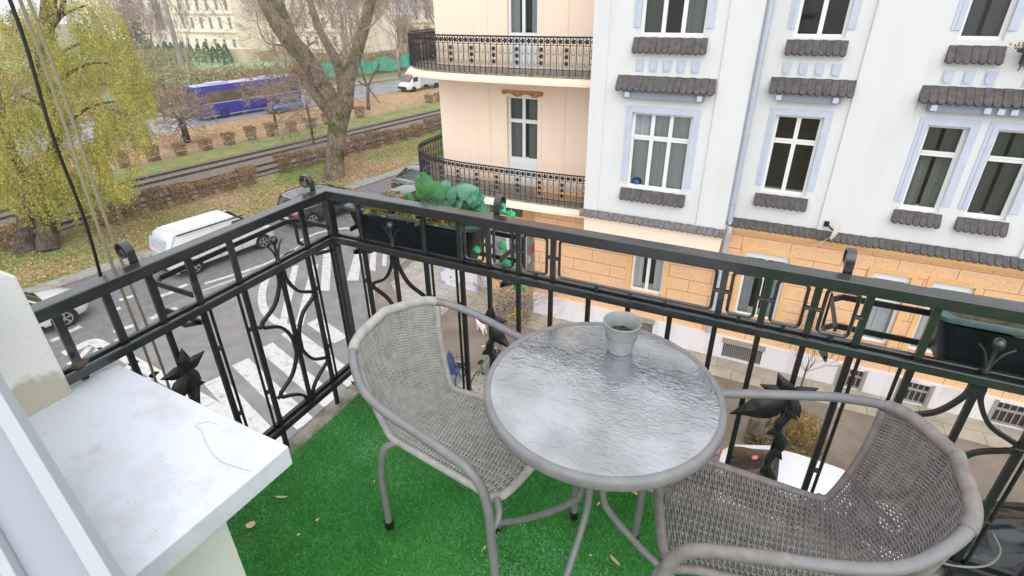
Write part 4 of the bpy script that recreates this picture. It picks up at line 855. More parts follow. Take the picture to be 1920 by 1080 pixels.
# street lamps
def lamp(lab, base, H, r=.09, px=None):
    t = thing('street_lamp', lab, 'street lamp', tuple(base)); m = MB(); m.sweep([base, base + Vector((0, 0, H * .9)), base + Vector((.3, 0, H)), base + Vector((1.6, -.3, H * 1.02))], [r * 1.4, r, r * .8, r * .6], 8); m.build('pole', 'pole_grey', t, 60)
    m = MB(); m.box(base.x + 1.5, base.x + 2.2, base.y - .45, base.y - .15, H * 1.0, H * 1.0 + .15); m.build('lamp_head', 'pole_grey', t)
lamp('tall grey street lamp pole in front of the cream school', Vector((-84, 56, 0)), 13.5, .30); lamp('thin pale street lamp by the dark spruce', Vector((-128, 70, 0)), 8, .1)
# leaf litter on the verges
c = []
for i in range(26000):
    s = random.uniform(-33.2, -27.7) if random.random() < .6 else random.uniform(-54, -44.5); t_ = random.uniform(3, 62); p_ = ST(s, t_, .07)
    if noise.noise((p_.x * .3, p_.y * .3, 2)) < -.12: continue
    c.append((p_.x, p_.y, .065 + random.random() * .02))
fl = fastmesh('fallen_leaves', leafquads(np.array(c), .10, 0, .7), 4, 'litter'); tag(fl, 'fallen brown leaves scattered over the grass verges', 'leaves', kind='stuff')
# netting along the far road
nt_ = thing('green_netting', 'green construction netting fixed along the far side of the far road', 'netting', (-60, 60, 0))
for a, b, z0, z1 in (((-65.5, 34), (-64.5, 37), .3, 1.3), ((-60.5, 61), (-57.5, 80), .4, 2.3), ((-76, 26), (-75, 28), .2, 1.2)):
    m = MB(); n = 24; vs = []; fs = []
    for i in range(n + 1):
        t = i / n; x = a[0] + (b[0] - a[0]) * t; y = a[1] + (b[1] - a[1]) * t; j = .25 * math.sin(i * 2.1); vs += [(x + j, y, z0 + .2 * math.sin(i)), (x, y, z1 + .35 * math.sin(i * .9))]
    for i in range(n): fs.append((2 * i, 2 * i + 2, 2 * i + 3, 2 * i + 1))
    m.add(vs, fs); o = m.build('net_panel', 'teal_netting', nt_); o.modifiers.new('s', 'SOLIDIFY').thickness = .03
# ---------------- far buildings
sb = thing('cream_school', 'long cream three storey school building behind the sports field', 'building', (-130, 92, 0))
def farbld(t, x0, x1, y, H, rows_, cols_, mtw='cream', roof=True, ww=1.1):
    hs_ = []
    for zc, hh in rows_:
        for k in range(cols_): x = x0 + (x1 - x0) * (k + .5) / cols_; hs_.append((x - ww / 2, x + ww / 2, zc, zc + hh))
    m = MB(); wallgrid(m, x0, x1, 0, H, y, y + .5, hs_); m.box(x0, x0 + .5, y + .5, y + 14, 0, H); m.box(x1 - .5, x1, y + .5, y + 14, 0, H); m.build('wall', mtw, t)
    m = MB()
    for zc, hh in rows_: m.box(x0 - .2, x1 + .2, y - .25, y, zc - .9, zc - .6)
    m.box(x0 - .4, x1 + .4, y - .6, y, H - .7, H); m.build('cornice', 'cream_trim', t)
    for h in hs_:
        m = MB(); m.box(h[0], h[1], y + .3, y + .35, h[2], h[3]); f = m.build('window', 'far_window', t); m = MB(); m.box((h[0] + h[1]) / 2 - .05, (h[0] + h[1]) / 2 + .05, y + .25, y + .3, h[2], h[3]); m.box(h[0], h[1], y + .25, y + .3, h[3] - .8, h[3] - .7); m.build('window_bar', 'win_frame', f)
    if roof: m = MB(); m.add([(x0 - .5, y - .7, H), (x1 + .5, y - .7, H), (x1 + .5, y + 15, H), (x0 - .5, y + 15, H), (x0 + 3, y + 7, H + 5), (x1 - 3, y + 7, H + 5)], [(0, 1, 5, 4), (1, 2, 5), (2, 3, 4, 5), (3, 0, 4)]); m.build('roof', 'roof_red', t)
farbld(sb, -144.5, -115, 92, 16, ((1.0, 2.0), (5.2, 2.5), (9.2, 2.6), (12.6, 2.0)), 9)
m = MB(); m.box(-143.5, -136, 90.6, 92, 0, 16.5); m.build('corner_tower', 'cream', sb)
for z0 in (5.0, 9.2):
    for k in range(2): m = MB(); m.box(-141.0 + k * 1.4, -140.0 + k * 1.4, 90.5, 90.62, z0, z0 + 3.4); m.build('window', 'far_window', sb)
sb2 = thing('pale_school_wing', 'pale long building wing seen between the limbs of the bare tree', 'building', (-100, 100, 0)); farbld(sb2, -114, -86, 100, 15, ((1.5, 2.0), (5.2, 2.3), (9.2, 2.3), (12.4, 1.8)), 10)
sb3 = thing('pale_distant_block', 'pale distant apartment block behind the trees right of the bare tree', 'building', (-75, 130, 0)); farbld(sb3, -96, -50, 135, 16, ((2, 2), (6, 2), (10, 2), (13, 1.6)), 14)
sb4 = thing('white_distant_house', 'white distant house left of the tall spruce', 'building', (-175, 95, 0)); farbld(sb4, -190, -152, 100, 13, ((2, 2), (5.5, 2), (9, 2)), 12)
m = MB(); b0 = G(448, 118); m.box(b0.x - 3, b0.x + 2.5, b0.y, b0.y + 3, 0, 2.6); tag(m.build('site_hut', 'cream_trim'), 'small pale hut at the right edge of the sports field', 'hut')
# ================================================================ VEHICLES
def ring(x, w, zb, zt, crown=.03, tum=.0, e=.12):
    """closed cross section of a car body at station x"""
    h = [(0, zb), (w * .80, zb), (w * .95, zb + .05), (w * 1.0, zb + (zt - zb) * .28), (w * 1.0, zb + (zt - zb) * .62), (w * .975, zt - e * .45), (w * .90, zt - e * .08), (w * .6, zt + crown * .6), (0, zt + crown)]
    return [(x, y, z) for y, z in h] + [(x, -y, z) for y, z in h[-2:0:-1]]
def interp(tab, x):
    for (a, va), (b, vb) in zip(tab[:-1], tab[1:]):
        if x <= b: t = (x - a) / (b - a) if b > a else 0; t = max(0, min(1, t)); return va + (vb - va) * t
    return tab[-1][1]
def car(name, label, cat, loc, rz, L=4.3, W=1.78, paint='car_white', top=None, gh=None, group=None, wheels=None, wr=.32, tail='hatch', zb=.22, rails=False, glassmt='car_glass', roofmt=None, quarter=True):
    """x forward, origin at the ground centre. top: body upper outline (x,z); gh: greenhouse (x,z) outline from rear base to front base"""
    root = thing(name, label, cat, loc, rz, group); hl = L / 2; w = W / 2
    xs = [-hl, -hl + .03, -hl + .12, -hl + .35] + [-hl + .35 + (L - .85) * k / 12 for k in range(1, 13)] + [hl - .38, hl - .2, hl - .06, hl]
    wt = [(-hl, w * .80), (-hl + .05, w * .88), (-hl + .2, w * .95), (-hl + .7, w), (hl - 1.2, w), (hl - .5, w * .95), (hl - .15, w * .82), (hl, w * .62)]
    bt = [(-hl, .42), (-hl + .1, zb), (hl - .15, zb), (hl, .36)]
    m = MB(); m.loft([ring(x, interp(wt, x), interp(bt, x), interp(top, x)) for x in xs]); body = m.build('body', paint, root, 50, world=False)
    # greenhouse
    gx = [p[0] for p in gh]; x0, x1 = gx[0], gx[-1]; rings = []; N_ = 16
    for k in range(N_ + 1):
        x = x0 + (x1 - x0) * k / N_; zt_ = interp(gh, x); zb_ = interp(top, x) - .03; wb_ = interp(wt, x) * .93; f = (zt_ - zb_); wt_ = wb_ - f * .26
        h = [(0, zb_), (wb_, zb_), (wb_ - (wb_ - wt_) * .85, zb_ + f * .85), (wt_ - .06, zt_ - .005), (wt_ * .5, zt_ + .02), (0, zt_ + .03)]
        rings.append([(x, y, z) for y, z in h] + [(x, -y, z) for y, z in h[-2:0:-1]])
    m = MB(); m.loft(rings); m.build('glasshouse', glassmt, root, 35, world=False)
    # roof skin
    rx = [p for p in gh if p[1] > max(q[1] for q in gh) - .10]; a, b = rx[0][0] - .03, rx[-1][0] + .03; rr = []
    for k in range(9):
        x = a + (b - a) * k / 8; zt_ = interp(gh, x); zb_ = interp(top, x) - .03; wb_ = interp(wt, x) * .93; wt_ = wb_ - (zt_ - zb_) * .26
        rr.append([(x, y, z) for y, z in [(-wt_ - .012, zt_ - .09), (-wt_ + .045, zt_ + .012), (-wt_ * .5, zt_ + .034), (0, zt_ + .045), (wt_ * .5, zt_ + .034), (wt_ - .045, zt_ + .012), (wt_ + .012, zt_ - .09), (wt_ - .05, zt_ - .08), (0, zt_ - .02), (-wt_ + .05, zt_ - .08)]])
    m = MB(); m.loft(rr); m.build('roof', roofmt or paint, root, 40, world=False)
    # pillars
    pil = []
    zr = max(q[1] for q in gh) - .03
    for (xb, xt, t_) in ((gh[-1][0] - .02, rx[-1][0] + .0, .06), ((x0 + x1) / 2 - .05, (x0 + x1) / 2 - .1, .07), (gh[0][0] + (.04), rx[0][0] + .02, .13)):
        for sg in (1, -1):
            wbb = interp(wt, xb) * .93 * sg; zbb = interp(top, xb) - .02; wtt = (interp(wt, xt) * .93 - (zr - zbb) * .26 + .01) * sg
            m = MB(); m.bar((xb, wbb, zbb), (xt, wtt, zr), t_, .05); m.build('pillar', paint if (t_ != .07 or glassmt == 'car_white') else 'black_plastic', root, world=False)
    # wheels
    ww = wheels or (-L * .30, L * .305)
    for xw in ww:
        for sg in (1, -1):
            m = MB(); m.lathe([(.0001, -.02), (wr + .05, -.02), (wr + .05, .012), (.0001, .012)], 24, (xw, sg * (w - .005), wr + .01), 'Y'); m.build('wheel_arch', 'black_plastic', root, world=False)
            m = MB(); c = (xw, sg * (w - .10), wr); m.lathe([(wr * .62, -.10), (wr * .95, -.105), (wr, -.07), (wr, .07), (wr * .95, .13), (wr * .66, .128)], 28, c, 'Y'); wh = m.build('wheel', 'rubber', root, 60, world=False)
            m = MB(); y = c[1] + sg * .115
            m.lathe([(wr * .58, -.008), (wr * .68, -.008), (wr * .68, .008), (wr * .58, .008)], 24, (xw, y, wr), 'Y'); m.lathe([(.0001, -.012), (wr * .15, -.012), (wr * .15, .012), (.0001, .012)], 12, (xw, y, wr), 'Y')
            for k in range(5):
                for dd in (-.12, .12): a = 2 * PI * k / 5 + .3; m.bar((xw + wr * .1 * math.cos(a), y, wr + wr * .1 * math.sin(a)), (xw + wr * .63 * math.cos(a + dd), y, wr + wr * .63 * math.sin(a + dd)), .03, .02, up=(0, 1, 0))
            r_ = m.build('rim', 'rim', wh, 40, world=False)
            m = MB(); m.lathe([(.0001, -.005), (wr * .6, -.005), (wr * .6, .005), (.0001, .005)], 20, (xw, c[1] + sg * .06, wr), 'Y'); m.build('brake_disc', 'black_plastic', wh, world=False)
    zl = interp(top, -hl + .1)
    for sg in (1, -1):
        m = MB(); m.lathe([(.0001, .05), (.08, .03), (.13, 0), (.08, -.03), (.0001, -.05)], 12, (0, 0, 0)); m.xf(Matrix.Translation((-hl + .09, sg * w * .73, zl - .16)) @ Matrix.Diagonal((1.1, 1.9, 2.0, 1))); m.build('tail_light', 'tail_red', root, 60, world=False)
        m = MB(); m.lathe([(.0001, .05), (.08, .03), (.13, 0), (.08, -.03), (.0001, -.05)], 12, (0, 0, 0)); m.xf(Matrix.Translation((hl - .22, sg * w * .70, interp(top, hl - .2) - .12)) @ Matrix.Diagonal((1.9, 1.3, 1.2, 1))); m.build('headlight', 'lamp_clear', root, 60, world=False)
        m = MB(); crumple(m, (gh[-1][0] - .28, sg * (w + .09), interp(top, gh[-1][0] - .3) + .09), .07, .11, .075, 1.0, .1, 12, 8); m.build('wing_mirror', paint, root, 60, world=False)
        for xd in ((x0 + x1) / 2 - .05, (x0 + x1) / 2 - .95, (x0 + x1) / 2 + .95):
            m = MB(); m.bar((xd, sg * (w + .001), .35), (xd, sg * (w + .001), interp(top, xd) - .1), .012, .006, up=(0, 1, 0)); m.build('door_seam', 'black_plastic', root, world=False)
        m = MB(); m.box(x0 + .2, x1 - .35, sg * w - .004, sg * w + .004, .28, .36); m.build('side_trim', 'black_plastic', root, world=False)
    m = MB(); m.box(-hl - .012, -hl + .03, -.26, .26, .50, .61); m.build('number_plate', 'plate', root, world=False)
    m = MB(); m.box(-hl - .006, -hl + .1, -w * .72, w * .72, .26, .40); m.build('rear_bumper_trim', 'black_plastic', root, world=False)
    m = MB(); m.box(hl - .10, hl - .02, -w * .5, w * .5, .32, .48); m.build('front_grille', 'black_plastic', root, world=False)
    if rails:
        for sg in (1, -1): m = MB(); m.sweep(catmull([(x0 + .5, sg * (w * .62), zr + .04), (x0 + .6, sg * w * .62, zr + .11), (x1 - 1.1, sg * w * .62, zr + .11), (x1 - .95, sg * w * .62, zr + .05)], 4), .016, 6); m.build('roof_rail', 'black_plastic', root, 60, world=False)
    return root
RZ_AV = math.atan2(U.y, U.x)
def hatch(L=4.2, H=1.47):
    h = L / 2; return ([(-h, .86), (-h + .15, .96), (0, .97), (h - 1.25, .95), (h - .5, .80), (h - .1, .62), (h, .52)], [(-h + .08, .97), (-h + .42, H - .07), (-h + .8, H), (.0, H + .01), (h - 1.75, H - .05), (h - 1.05, .94)])
def sedan(L=4.7, H=1.46):
    h = L / 2; return ([(-h, .90), (-h + .1, 1.0), (-h + .9, 1.0), (0, .96), (h - 1.3, .94), (h - .5, .80), (h - .1, .64), (h, .52)], [(-h + .55, 1.0), (-h + 1.35, H - .06), (-h + 1.7, H), (.15, H), (h - 1.9, H - .05), (h - 1.15, .94)])
def suv(L=4.5, H=1.66):
    h = L / 2; return ([(-h, .98), (-h + .15, 1.08), (0, 1.08), (h - 1.2, 1.05), (h - .5, .95), (h - .08, .78), (h, .62)], [(-h + .08, 1.08), (-h + .35, H - .08), (-h + .7, H), (0, H + .01), (h - 1.8, H - .05), (h - 1.15, 1.04)])
# white van
Lv = 4.95; hv_ = Lv / 2; vt = [(-hv_, 1.20), (-hv_ + .1, 1.24), (0, 1.22), (hv_ - 1.0, 1.18), (hv_ - .45, 1.02), (hv_ - .1, .84), (hv_, .66)]; vg = [(-hv_ + .02, 1.24), (-hv_ + .14, 1.84), (-hv_ + .5, 1.95), (.6, 1.94), (hv_ - 1.75, 1.84), (hv_ - .75, 1.12)]
wA, wB = G(375, 512, 0), G(493, 467, 0); mid = (wA + wB) / 2; dv = (wB - wA).normalized(); side = Vector((-dv.y, dv.x, 0))
van = car('white_van', 'long white panel van driving away along the avenue, seen above the left railing', 'van', tuple(mid + side * .98), math.atan2(dv.y, dv.x), Lv, 1.95, 'car_white', vt, vg, wheels=(-1.62, 1.62), wr=.33, glassmt='car_white')
def vglass(pts, y0, y1):
    m = MB()
    for sg in (1, -1):
        vs = [(x, sg * (interp([(0, .90), (1, .75)], (z - 1.2) / .75) + .012), z) for x, z in pts]; m.add(vs, [tuple(range(len(vs)))])
    return m
for sg in (1, -1):
    m = MB(); pts = [(.45, 1.30), (.45, 1.66), (.52, 1.72), (1.1, 1.70), (1.25, 1.62), (1.62, 1.26)]
    vs = [(x, sg * (.93 - (z - 1.2) * .24), z) for x, z in pts] + [(x, sg * (.90 - (z - 1.2) * .24), z) for x, z in pts]; n = len(pts); m.add(vs, [tuple(range(n)), tuple(range(n, 2 * n))] + [(i, (i + 1) % n, n + (i + 1) % n, n + i) for i in range(n)])
    m.build('cab_window', 'car_glass', van, world=False)
m = MB(); vs = [(-hv_ + .03, .70, 1.30), (-hv_ + .03, -.70, 1.30), (-hv_ + .10, -.62, 1.72), (-hv_ + .10, .62, 1.72)]; m.add([(x - .03, y, z) for x, y, z in vs] + [(x + .06, y, z) for x, y, z in vs], [(0, 1, 2, 3), (7, 6, 5, 4), (0, 4, 5, 1), (1, 5, 6, 2), (2, 6, 7, 3), (3, 7, 4, 0)]); m.build('rear_window', 'zinc', van, world=False)
m = MB(); vs = [(hv_ - .80, .78, 1.18), (hv_ - .80, -.78, 1.18), (hv_ - 1.62, -.68, 1.82), (hv_ - 1.62, .68, 1.82)]; m.add([(x + .03, y, z + .03) for x, y, z in vs] + [(x - .06, y, z - .04) for x, y, z in vs], [(0, 1, 2, 3), (7, 6, 5, 4), (0, 4, 5, 1), (1, 5, 6, 2), (2, 6, 7, 3), (3, 7, 4, 0)]); m.build('windscreen', 'car_glass', van, world=False)
m = MB(); m.box(1.5 * 0 - 1.9, 1.05, -.86, -.80, 1.86, 1.90); m.build('roof_gutter', 'black_plastic', van, world=False)
m = MB(); crumple(m, (.65, 0, 2.0), .10, .03, .05, 2.0, .1, 10, 8); m.build('antenna_fin', 'zinc', van, 60, world=False)
# white suv at the far left
a = G(128, 612, 0); s1, g1 = suv(4.4, 1.62); dv = U; side = Vector((-dv.y, dv.x, 0)); car('white_suv', 'white car with black alloy wheels at the far left beside the pier', 'car', tuple(a - dv * 1.32 + side * .86), RZ_AV, 4.4, 1.82, 'car_white', s1, g1, wheels=(-1.32, 1.32), wr=.36)
# black suv behind the railing corner
s2, g2 = suv(4.7, 1.64); p0 = G(560, 438, 0); car('black_suv', 'black car with a red tail light directly behind the railing corner', 'car', tuple(p0 + U * 2.5 + side * 1.1), RZ_AV - .03, 4.7, 1.88, 'car_black', s2, g2, wheels=(-1.4, 1.4), wr=.36, rails=True)
s3, g3 = sedan(4.7, 1.45); p0 = G(733, 366, 0); car('black_sedan', 'black saloon car with red tail lights and white number plate left of the green film', 'car', tuple(p0 + U * 2.35 + NV * .85), RZ_AV, 4.7, 1.82, 'car_black', s3, g3)
s4, g4 = hatch(4.2, 1.46); p0 = G(720, 405, 0); car('grey_hatchback', 'dark car with a pale windscreen half hidden behind the railing and left planter', 'car', tuple(p0 + U * 1.6 + NV * .9), RZ_AV, 4.2, 1.78, 'car_black', s4, g4)
# white hatchback below, dark car to its right
s5, g5 = hatch(4.0, 1.5); g5 = [(-1.78, .98), (-.80, 1.43), (-.5, 1.47), (.3, 1.46), (.5, 1.42), (1.12, .95)]; pr = ony(0, 0, 1) ; wc = car('white_hatchback', 'white hatchback parked below with a pink flower sticker on the rear window', 'car', (2.45, 9.72, .004), R_(-3), 4.0, 1.80, 'car_white', s5, g5)
m = MB(); pts = []
for k in range(32): a = 2 * PI * k / 32; r = .085 * (.72 + .28 * math.cos(8 * a)); pts.append((r * math.cos(a), r * math.sin(a)))
hh = 4.0 / 2; m.prism(pts, 0, .006, lambda u, v, h: (-1.30 + v * .9 - h * .4, .38 + u, 1.225 + v * .42 + h)); m.build('flower_sticker', 'pink', wc, world=False)
m = MB(); m.bar((-hh + .08, .1, 1.02), (-hh + .2, -.4, 1.12), .015); m.build('rear_wiper', 'black_plastic', wc, world=False)
s6, g6 = sedan(4.6, 1.45); car('dark_blue_car', 'dark blue car parked at the lower right corner behind the railing', 'car', (7.2, 10.2, .004), R_(-2), 4.6, 1.80, 'car_navy', s6, g6)
# coach, small blue car and white lorry on the far road
cb = G(405, 226, 0); bz = RZ_AV; co = thing('blue_coach', 'long deep blue coach standing on the far road', 'coach', tuple(cb + U * 4.6 - NV * 1.6), bz)
co.scale = (.95, .95, .93); Lb, Wb, Hb = 12.2, 2.5, 3.5; h = Lb / 2; w = Wb / 2
def bring(x, sc=1): return [(x, y * sc, z) for y, z in [(-w, .35), (w, .35), (w, 1.0), (w, 2.1), (w * .98, 3.1), (w * .9, 3.4), (w * .6, 3.5), (-w * .6, 3.5), (-w * .9, 3.4), (-w * .98, 3.1), (-w, 2.1), (-w, 1.0)]]
m = MB(); m.loft([bring(-h, .97), bring(-h + .15), bring(h - .4), bring(h, .93)]); m.build('body', 'bus_blue', co, 40, world=False)
for sg in (1, -1):
    m = MB(); m.box(-h + 1.0, h - .6, sg * w - .01, sg * w + .02, 1.75, 2.95); m.build('side_windows', 'bus_glass', co, world=False)
    for k in range(7): m = MB(); xx = -h + 2.4 + k * 1.35; m.box(xx - .03, xx + .03, sg * w - .005, sg * w + .028, 1.75, 2.95); m.build('window_mullion', 'black_plastic', co, world=False)
    m = MB(); m.bar((h - .3, sg * w, 3.0), (h + .25, sg * (w + .22), 2.9), .05); m.box(h + .15, h + .3, sg * (w + .2) - .1, sg * (w + .2) + .1, 2.3, 2.85); m.build('wing_mirror', 'black_plastic', co, world=False)
    m = MB(); m.box(-h + .6, h - .2, sg * w - .01, sg * w + .035, 1.66, 1.74); m.box(-h + .2, h - .2, sg * w - .01, sg * w + .03, .36, .44); m.build('trim_line', 'bus_light', co, world=False)
    for xw in (-h + 2.6, h - 2.6):
        m = MB(); c = (xw, sg * (w - .12), .5); m.lathe([(.0001, -.14), (.5, -.14), (.5, .15), (.36, .15), (.36, .12), (.0001, .12)], 24, c, 'Y'); wh = m.build('wheel', 'rubber', co, 50, world=False); m = MB(); m.lathe([(.0001, -.02), (.30, -.02), (.30, .02), (.0001, .05)], 20, (xw, sg * (w + .02), .5), 'Y'); m.build('hub', 'bus_blue', wh, 50, world=False)
m = MB(); m.box(-h + .2, h - .2, -w * .85, w * .85, 3.49, 3.53); m.box(-h + 2, -h + 4, -.7, .7, 3.53, 3.68); m.box(2, 4.2, -.7, .7, 3.53, 3.68); m.build('roof_panel', 'bus_light', co, world=False)
m = MB(); m.box(-h - .02, -h + .03, -w * .8, w * .8, 1.9, 3.0); m.build('rear_window', 'bus_glass', co, world=False); m = MB(); m.box(h - .03, h + .02, -w * .8, w * .8, 1.3, 3.1); m.build('windscreen', 'bus_glass', co, world=False)
m = MB(); m.box(-h - .02, -h + .04, -w * .9, -w * .7, .9, 1.4); m.box(-h - .02, -h + .04, w * .7, w * .9, .9, 1.4); m.build('tail_lights', 'tail_red', co, world=False)
s7, g7 = hatch(3.9, 1.5); bc = G(512, 216, 0); car('small_blue_car', 'small blue and silver car passing the front of the blue coach', 'car', tuple(bc + U * 1.8 - NV * .6), RZ_AV + PI, 3.9, 1.7, 'car_blue', s7, g7)
# lorry
lp = G(762, 174, 0); lo = thing('white_lorry', 'white box lorry with a rounded cab roof on the far road at the curved balcony', 'lorry', tuple(lp + U * 3 - NV * .4), RZ_AV + PI)
L2 = 6.5; h = L2 / 2; w = 1.05
tp = [(-h, 1.0), (.8, 1.0), (h - 1.3, 1.3), (h - .6, 1.15), (h, .8)]
def r2(x, w_, zb_, zt_): return [(x, y, z) for y, z in [(-w_, zb_), (w_, zb_), (w_, zt_ - .25), (w_ * .9, zt_ - .05), (w_ * .6, zt_), (-w_ * .6, zt_), (-w_ * .9, zt_ - .05), (-w_, zt_ - .25)]]
m = MB(); m.loft([r2(1.0, w, .4, 2.2), r2(1.6, w, .4, 2.3), r2(2.1, w * .97, .4, 1.75), r2(2.75, w * .93, .4, 1.25), r2(h, w * .85, .45, .85)]); m.build('cab', 'car_white', lo, 50, world=False)
m = MB(); m.box(-h, 1.0, -1.1, 1.1, .75, 2.75); m.build('box_body', 'zinc', lo, world=False)
m = MB(); m.loft([r2(.3, w * .9, 2.25, 2.9), r2(.9, w * .9, 2.25, 2.95), r2(1.6, w * .8, 2.2, 2.5), r2(1.9, w * .7, 2.1, 2.2)]); m.build('air_deflector', 'car_white', lo, 180, world=False)
m = MB(); vs = [(2.72, .85, 1.32), (2.72, -.85, 1.32), (2.02, -.80, 1.98), (2.02, .80, 1.98)]; m.add([(x + .06, y, z + .04) for x, y, z in vs] + [(x - .06, y, z - .06) for x, y, z in vs], [(0, 1, 2, 3), (7, 6, 5, 4), (0, 4, 5, 1), (1, 5, 6, 2), (2, 6, 7, 3), (3, 7, 4, 0)]); m.build('windscreen', 'bus_glass', lo, world=False)
m = MB()
for sg in (1, -1): m.box(1.35, 2.2, sg * w - .02, sg * w + .015, 1.3, 1.85)
m.build('side_window', 'car_glass', lo, world=False)
m = MB(); m.box(h - .02, h + .05, -.8, .8, .48, .75); m.build('bumper', 'black_plastic', lo, world=False)
for xw in (-h + 1.2, 2.2):
    for sg in (1, -1): m = MB(); m.lathe([(.0001, -.12), (.36, -.12), (.36, .12), (.2, .12), (.0001, .08)], 20, (xw, sg * .98, .36), 'Y'); m.build('wheel', 'rubber', lo, 50, world=False)
# ================================================================ SMALL STREET THINGS
def bush(lab, c, rx, ry, rz, n, mt, size, cat='shrub', twigs=14):
    t = thing('shrub', lab, cat, tuple(c)); m = MB()
    for k in range(twigs): a = Vector((random.gauss(0, .6), random.gauss(0, .6), 1)).normalized(); tube_tree(m, Vector(c), a, rz * .7, .012, 3, .4, .1, None, 2, (2, 3), .75, .004)
    m.build('stems', 'twig', t)
    q = rng.normal(size=(n, 3)); q /= np.linalg.norm(q, axis=1)[:, None]; q *= (.45 + .55 * rng.random(n) ** .5)[:, None]; q[:, 2] = np.abs(q[:, 2] + .3); q = q * [rx, ry, rz] + np.array(c)
    fastmesh('foliage', leafquads(q, size), 4, mt, None, t); return t
b1 = G(1488, 838, .1); bush('green and orange shrub at the kerb behind the white hatchback', b1 + Vector((0, .1, 0)), .75, .6, .85, 2600, 'leaf_mix', .075)
b2 = G(1416, 838, .1); bush('small orange leaved shrub beside the green bicycle', b2 + Vector((0, .1, 0)), .35, .4, .4, 600, 'leaf_mix', .06)
b3 = G(962, 600, .1); bush('half bare purple shrub with yellow leaves beside the graffiti plinth', b3, .75, .6, 1.5, 1100, 'leaf_purple', .08, twigs=26)
cc = np.array([G(968 + rng.normal(0, 8), 588 + rng.normal(0, 6), .9 + .2 * rng.random())[:] for _ in range(120)]); fy = fastmesh('yellow_flowers', leafquads(cc, .09), 4, 'leaf_willow'); tag(fy, 'patch of yellow leaves hanging in front of the purple shrub', 'leaves', kind='stuff')
sp_ = G(1498, 738, .1); t = thing('sapling', 'slim bare sapling growing in front of the white plinth', 'tree', tuple(sp_)); m = MB(); m.sweep([sp_, sp_ + Vector((0, 0, 1.0))], [.03, .022], 6); m.build('trunk', 'bark', t)
m = MB()
for k in range(9): a = Vector((random.gauss(0, .6), random.gauss(0, .5), 1)).normalized(); tube_tree(m, sp_ + Vector((0, 0, .8)), a, .55, .012, 4, .4, .05, None, 3, (2, 3), .8, .004)
m.build('crown', 'twig', t)
def bicycle(lab, c, rz, mt):
    t = thing('bicycle', lab, 'bicycle', tuple(c), rz)
    for x in (-.52, .52):
        m = MB(); m.sweep([(x + .33 * math.cos(a), 0, .34 + .33 * math.sin(a)) for a in [2 * PI * k / 28 for k in range(28)]], .016, 6, closed=True); w_ = m.build('wheel', 'rubber', t, 60, world=False); m = MB()
        for k in range(12): a = 2 * PI * k / 12; m.bar((x, 0, .34), (x + .32 * math.cos(a), 0, .34 + .32 * math.sin(a)), .004)
        m.build('spokes', 'rim', w_, world=False)
    m = MB()
    for p_, q in (((-.52, 0, .34), (-.12, 0, .32)), ((-.12, 0, .32), (-.26, 0, .85)), ((-.26, 0, .8), (.36, 0, .84)), ((.36, 0, .84), (-.12, 0, .32)), ((-.52, 0, .34), (-.25, 0, .75)), ((.52, 0, .34), (.34, 0, .95))): m.sweep([p_, q], .018, 6)
    m.build('frame', mt, t, 60, world=False); m = MB(); m.sweep([(.34, 0, .95), (.33, 0, 1.05)], .014, 6); m.sweep([(.22, -.28, 1.05), (.34, -.2, 1.07), (.34, .2, 1.07), (.22, .28, 1.05)], .014, 6); m.build('handlebar', 'chrome', t, 60, world=False)
    m = MB(); crumple(m, (-.28, 0, .92), .13, .07, .03, 2, .15, 12, 8); m.build('saddle', 'black_plastic', t, 180, world=False)
    m = MB(); m.box(.42, .66, -.15, .15, .78, .80)
    for p_ in ((.42, -.15), (.66, -.15), (.66, .15), (.42, .15)): m.bar((*p_, .8), (*p_, 1.0), .01)
    m.bar((.42, -.15, 1), (.66, -.15, 1), .01); m.bar((.66, -.15, 1), (.66, .15, 1), .01); m.bar((.66, .15, 1), (.42, .15, 1), .01); m.build('basket', 'iron_dark', t, world=False)
bicycle('green bicycle with a wire basket on the pavement behind the white hatchback', G(1428, 800, .1) + Vector((.1, -.2, 0)), R_(80), 'green_paint')
bicycle('blue bicycle on the pavement seen through the gap beside the left chair', G(850, 745, .1), R_(95), 'blue_paint'); bicycle('white framed bicycle leaning next to the blue bicycle', G(818, 760, .1), R_(120), 'plate')
bicycle('dark green bicycle near the table edge on the pavement', G(912, 715, .1), R_(85), 'green_paint')
m = MB(); q = G(845, 735, .1); crumple(m, (q.x, q.y + .1, .95), .15, .12, .45, 5, .45, 16, 12); tag(m.build('blue_bag', 'bag_blue', None, 180), 'crumpled dark blue cover hanging over the bicycles', 'cover')
# little dog on the pavement
dg = G(903, 622, .11); t = thing('dog', 'small white dog with a brown head standing on the pavement', 'dog', tuple(dg), R_(150))
me = bpy.data.meshes.new('dog_body'); V_ = [(-.02, 0, .30), (.16, 0, .31), (-.2, 0, .30), (.26, 0, .42), (.34, 0, .44), (.15, .06, .16), (.16, .06, .01), (.15, -.06, .16), (.16, -.06, .01), (-.19, .06, .18), (-.22, .06, .1), (-.2, .06, .01), (-.19, -.06, .18), (-.22, -.06, .1), (-.2, -.06, .01), (-.28, 0, .36), (-.33, 0, .44)]
E_ = [(0, 1), (0, 2), (1, 3), (3, 4), (1, 5), (5, 6), (1, 7), (7, 8), (2, 9), (9, 10), (10, 11), (2, 12), (12, 13), (13, 14), (2, 15), (15, 16)]
me.from_pydata(V_, E_, []); me.materials.append(M['white_fur']); ob = bpy.data.objects.new('body', me); col.objects.link(ob); ob.parent = t
sm = ob.modifiers.new('skin', 'SKIN'); ss = ob.modifiers.new('sub', 'SUBSURF'); ss.levels = ss.render_levels = 2
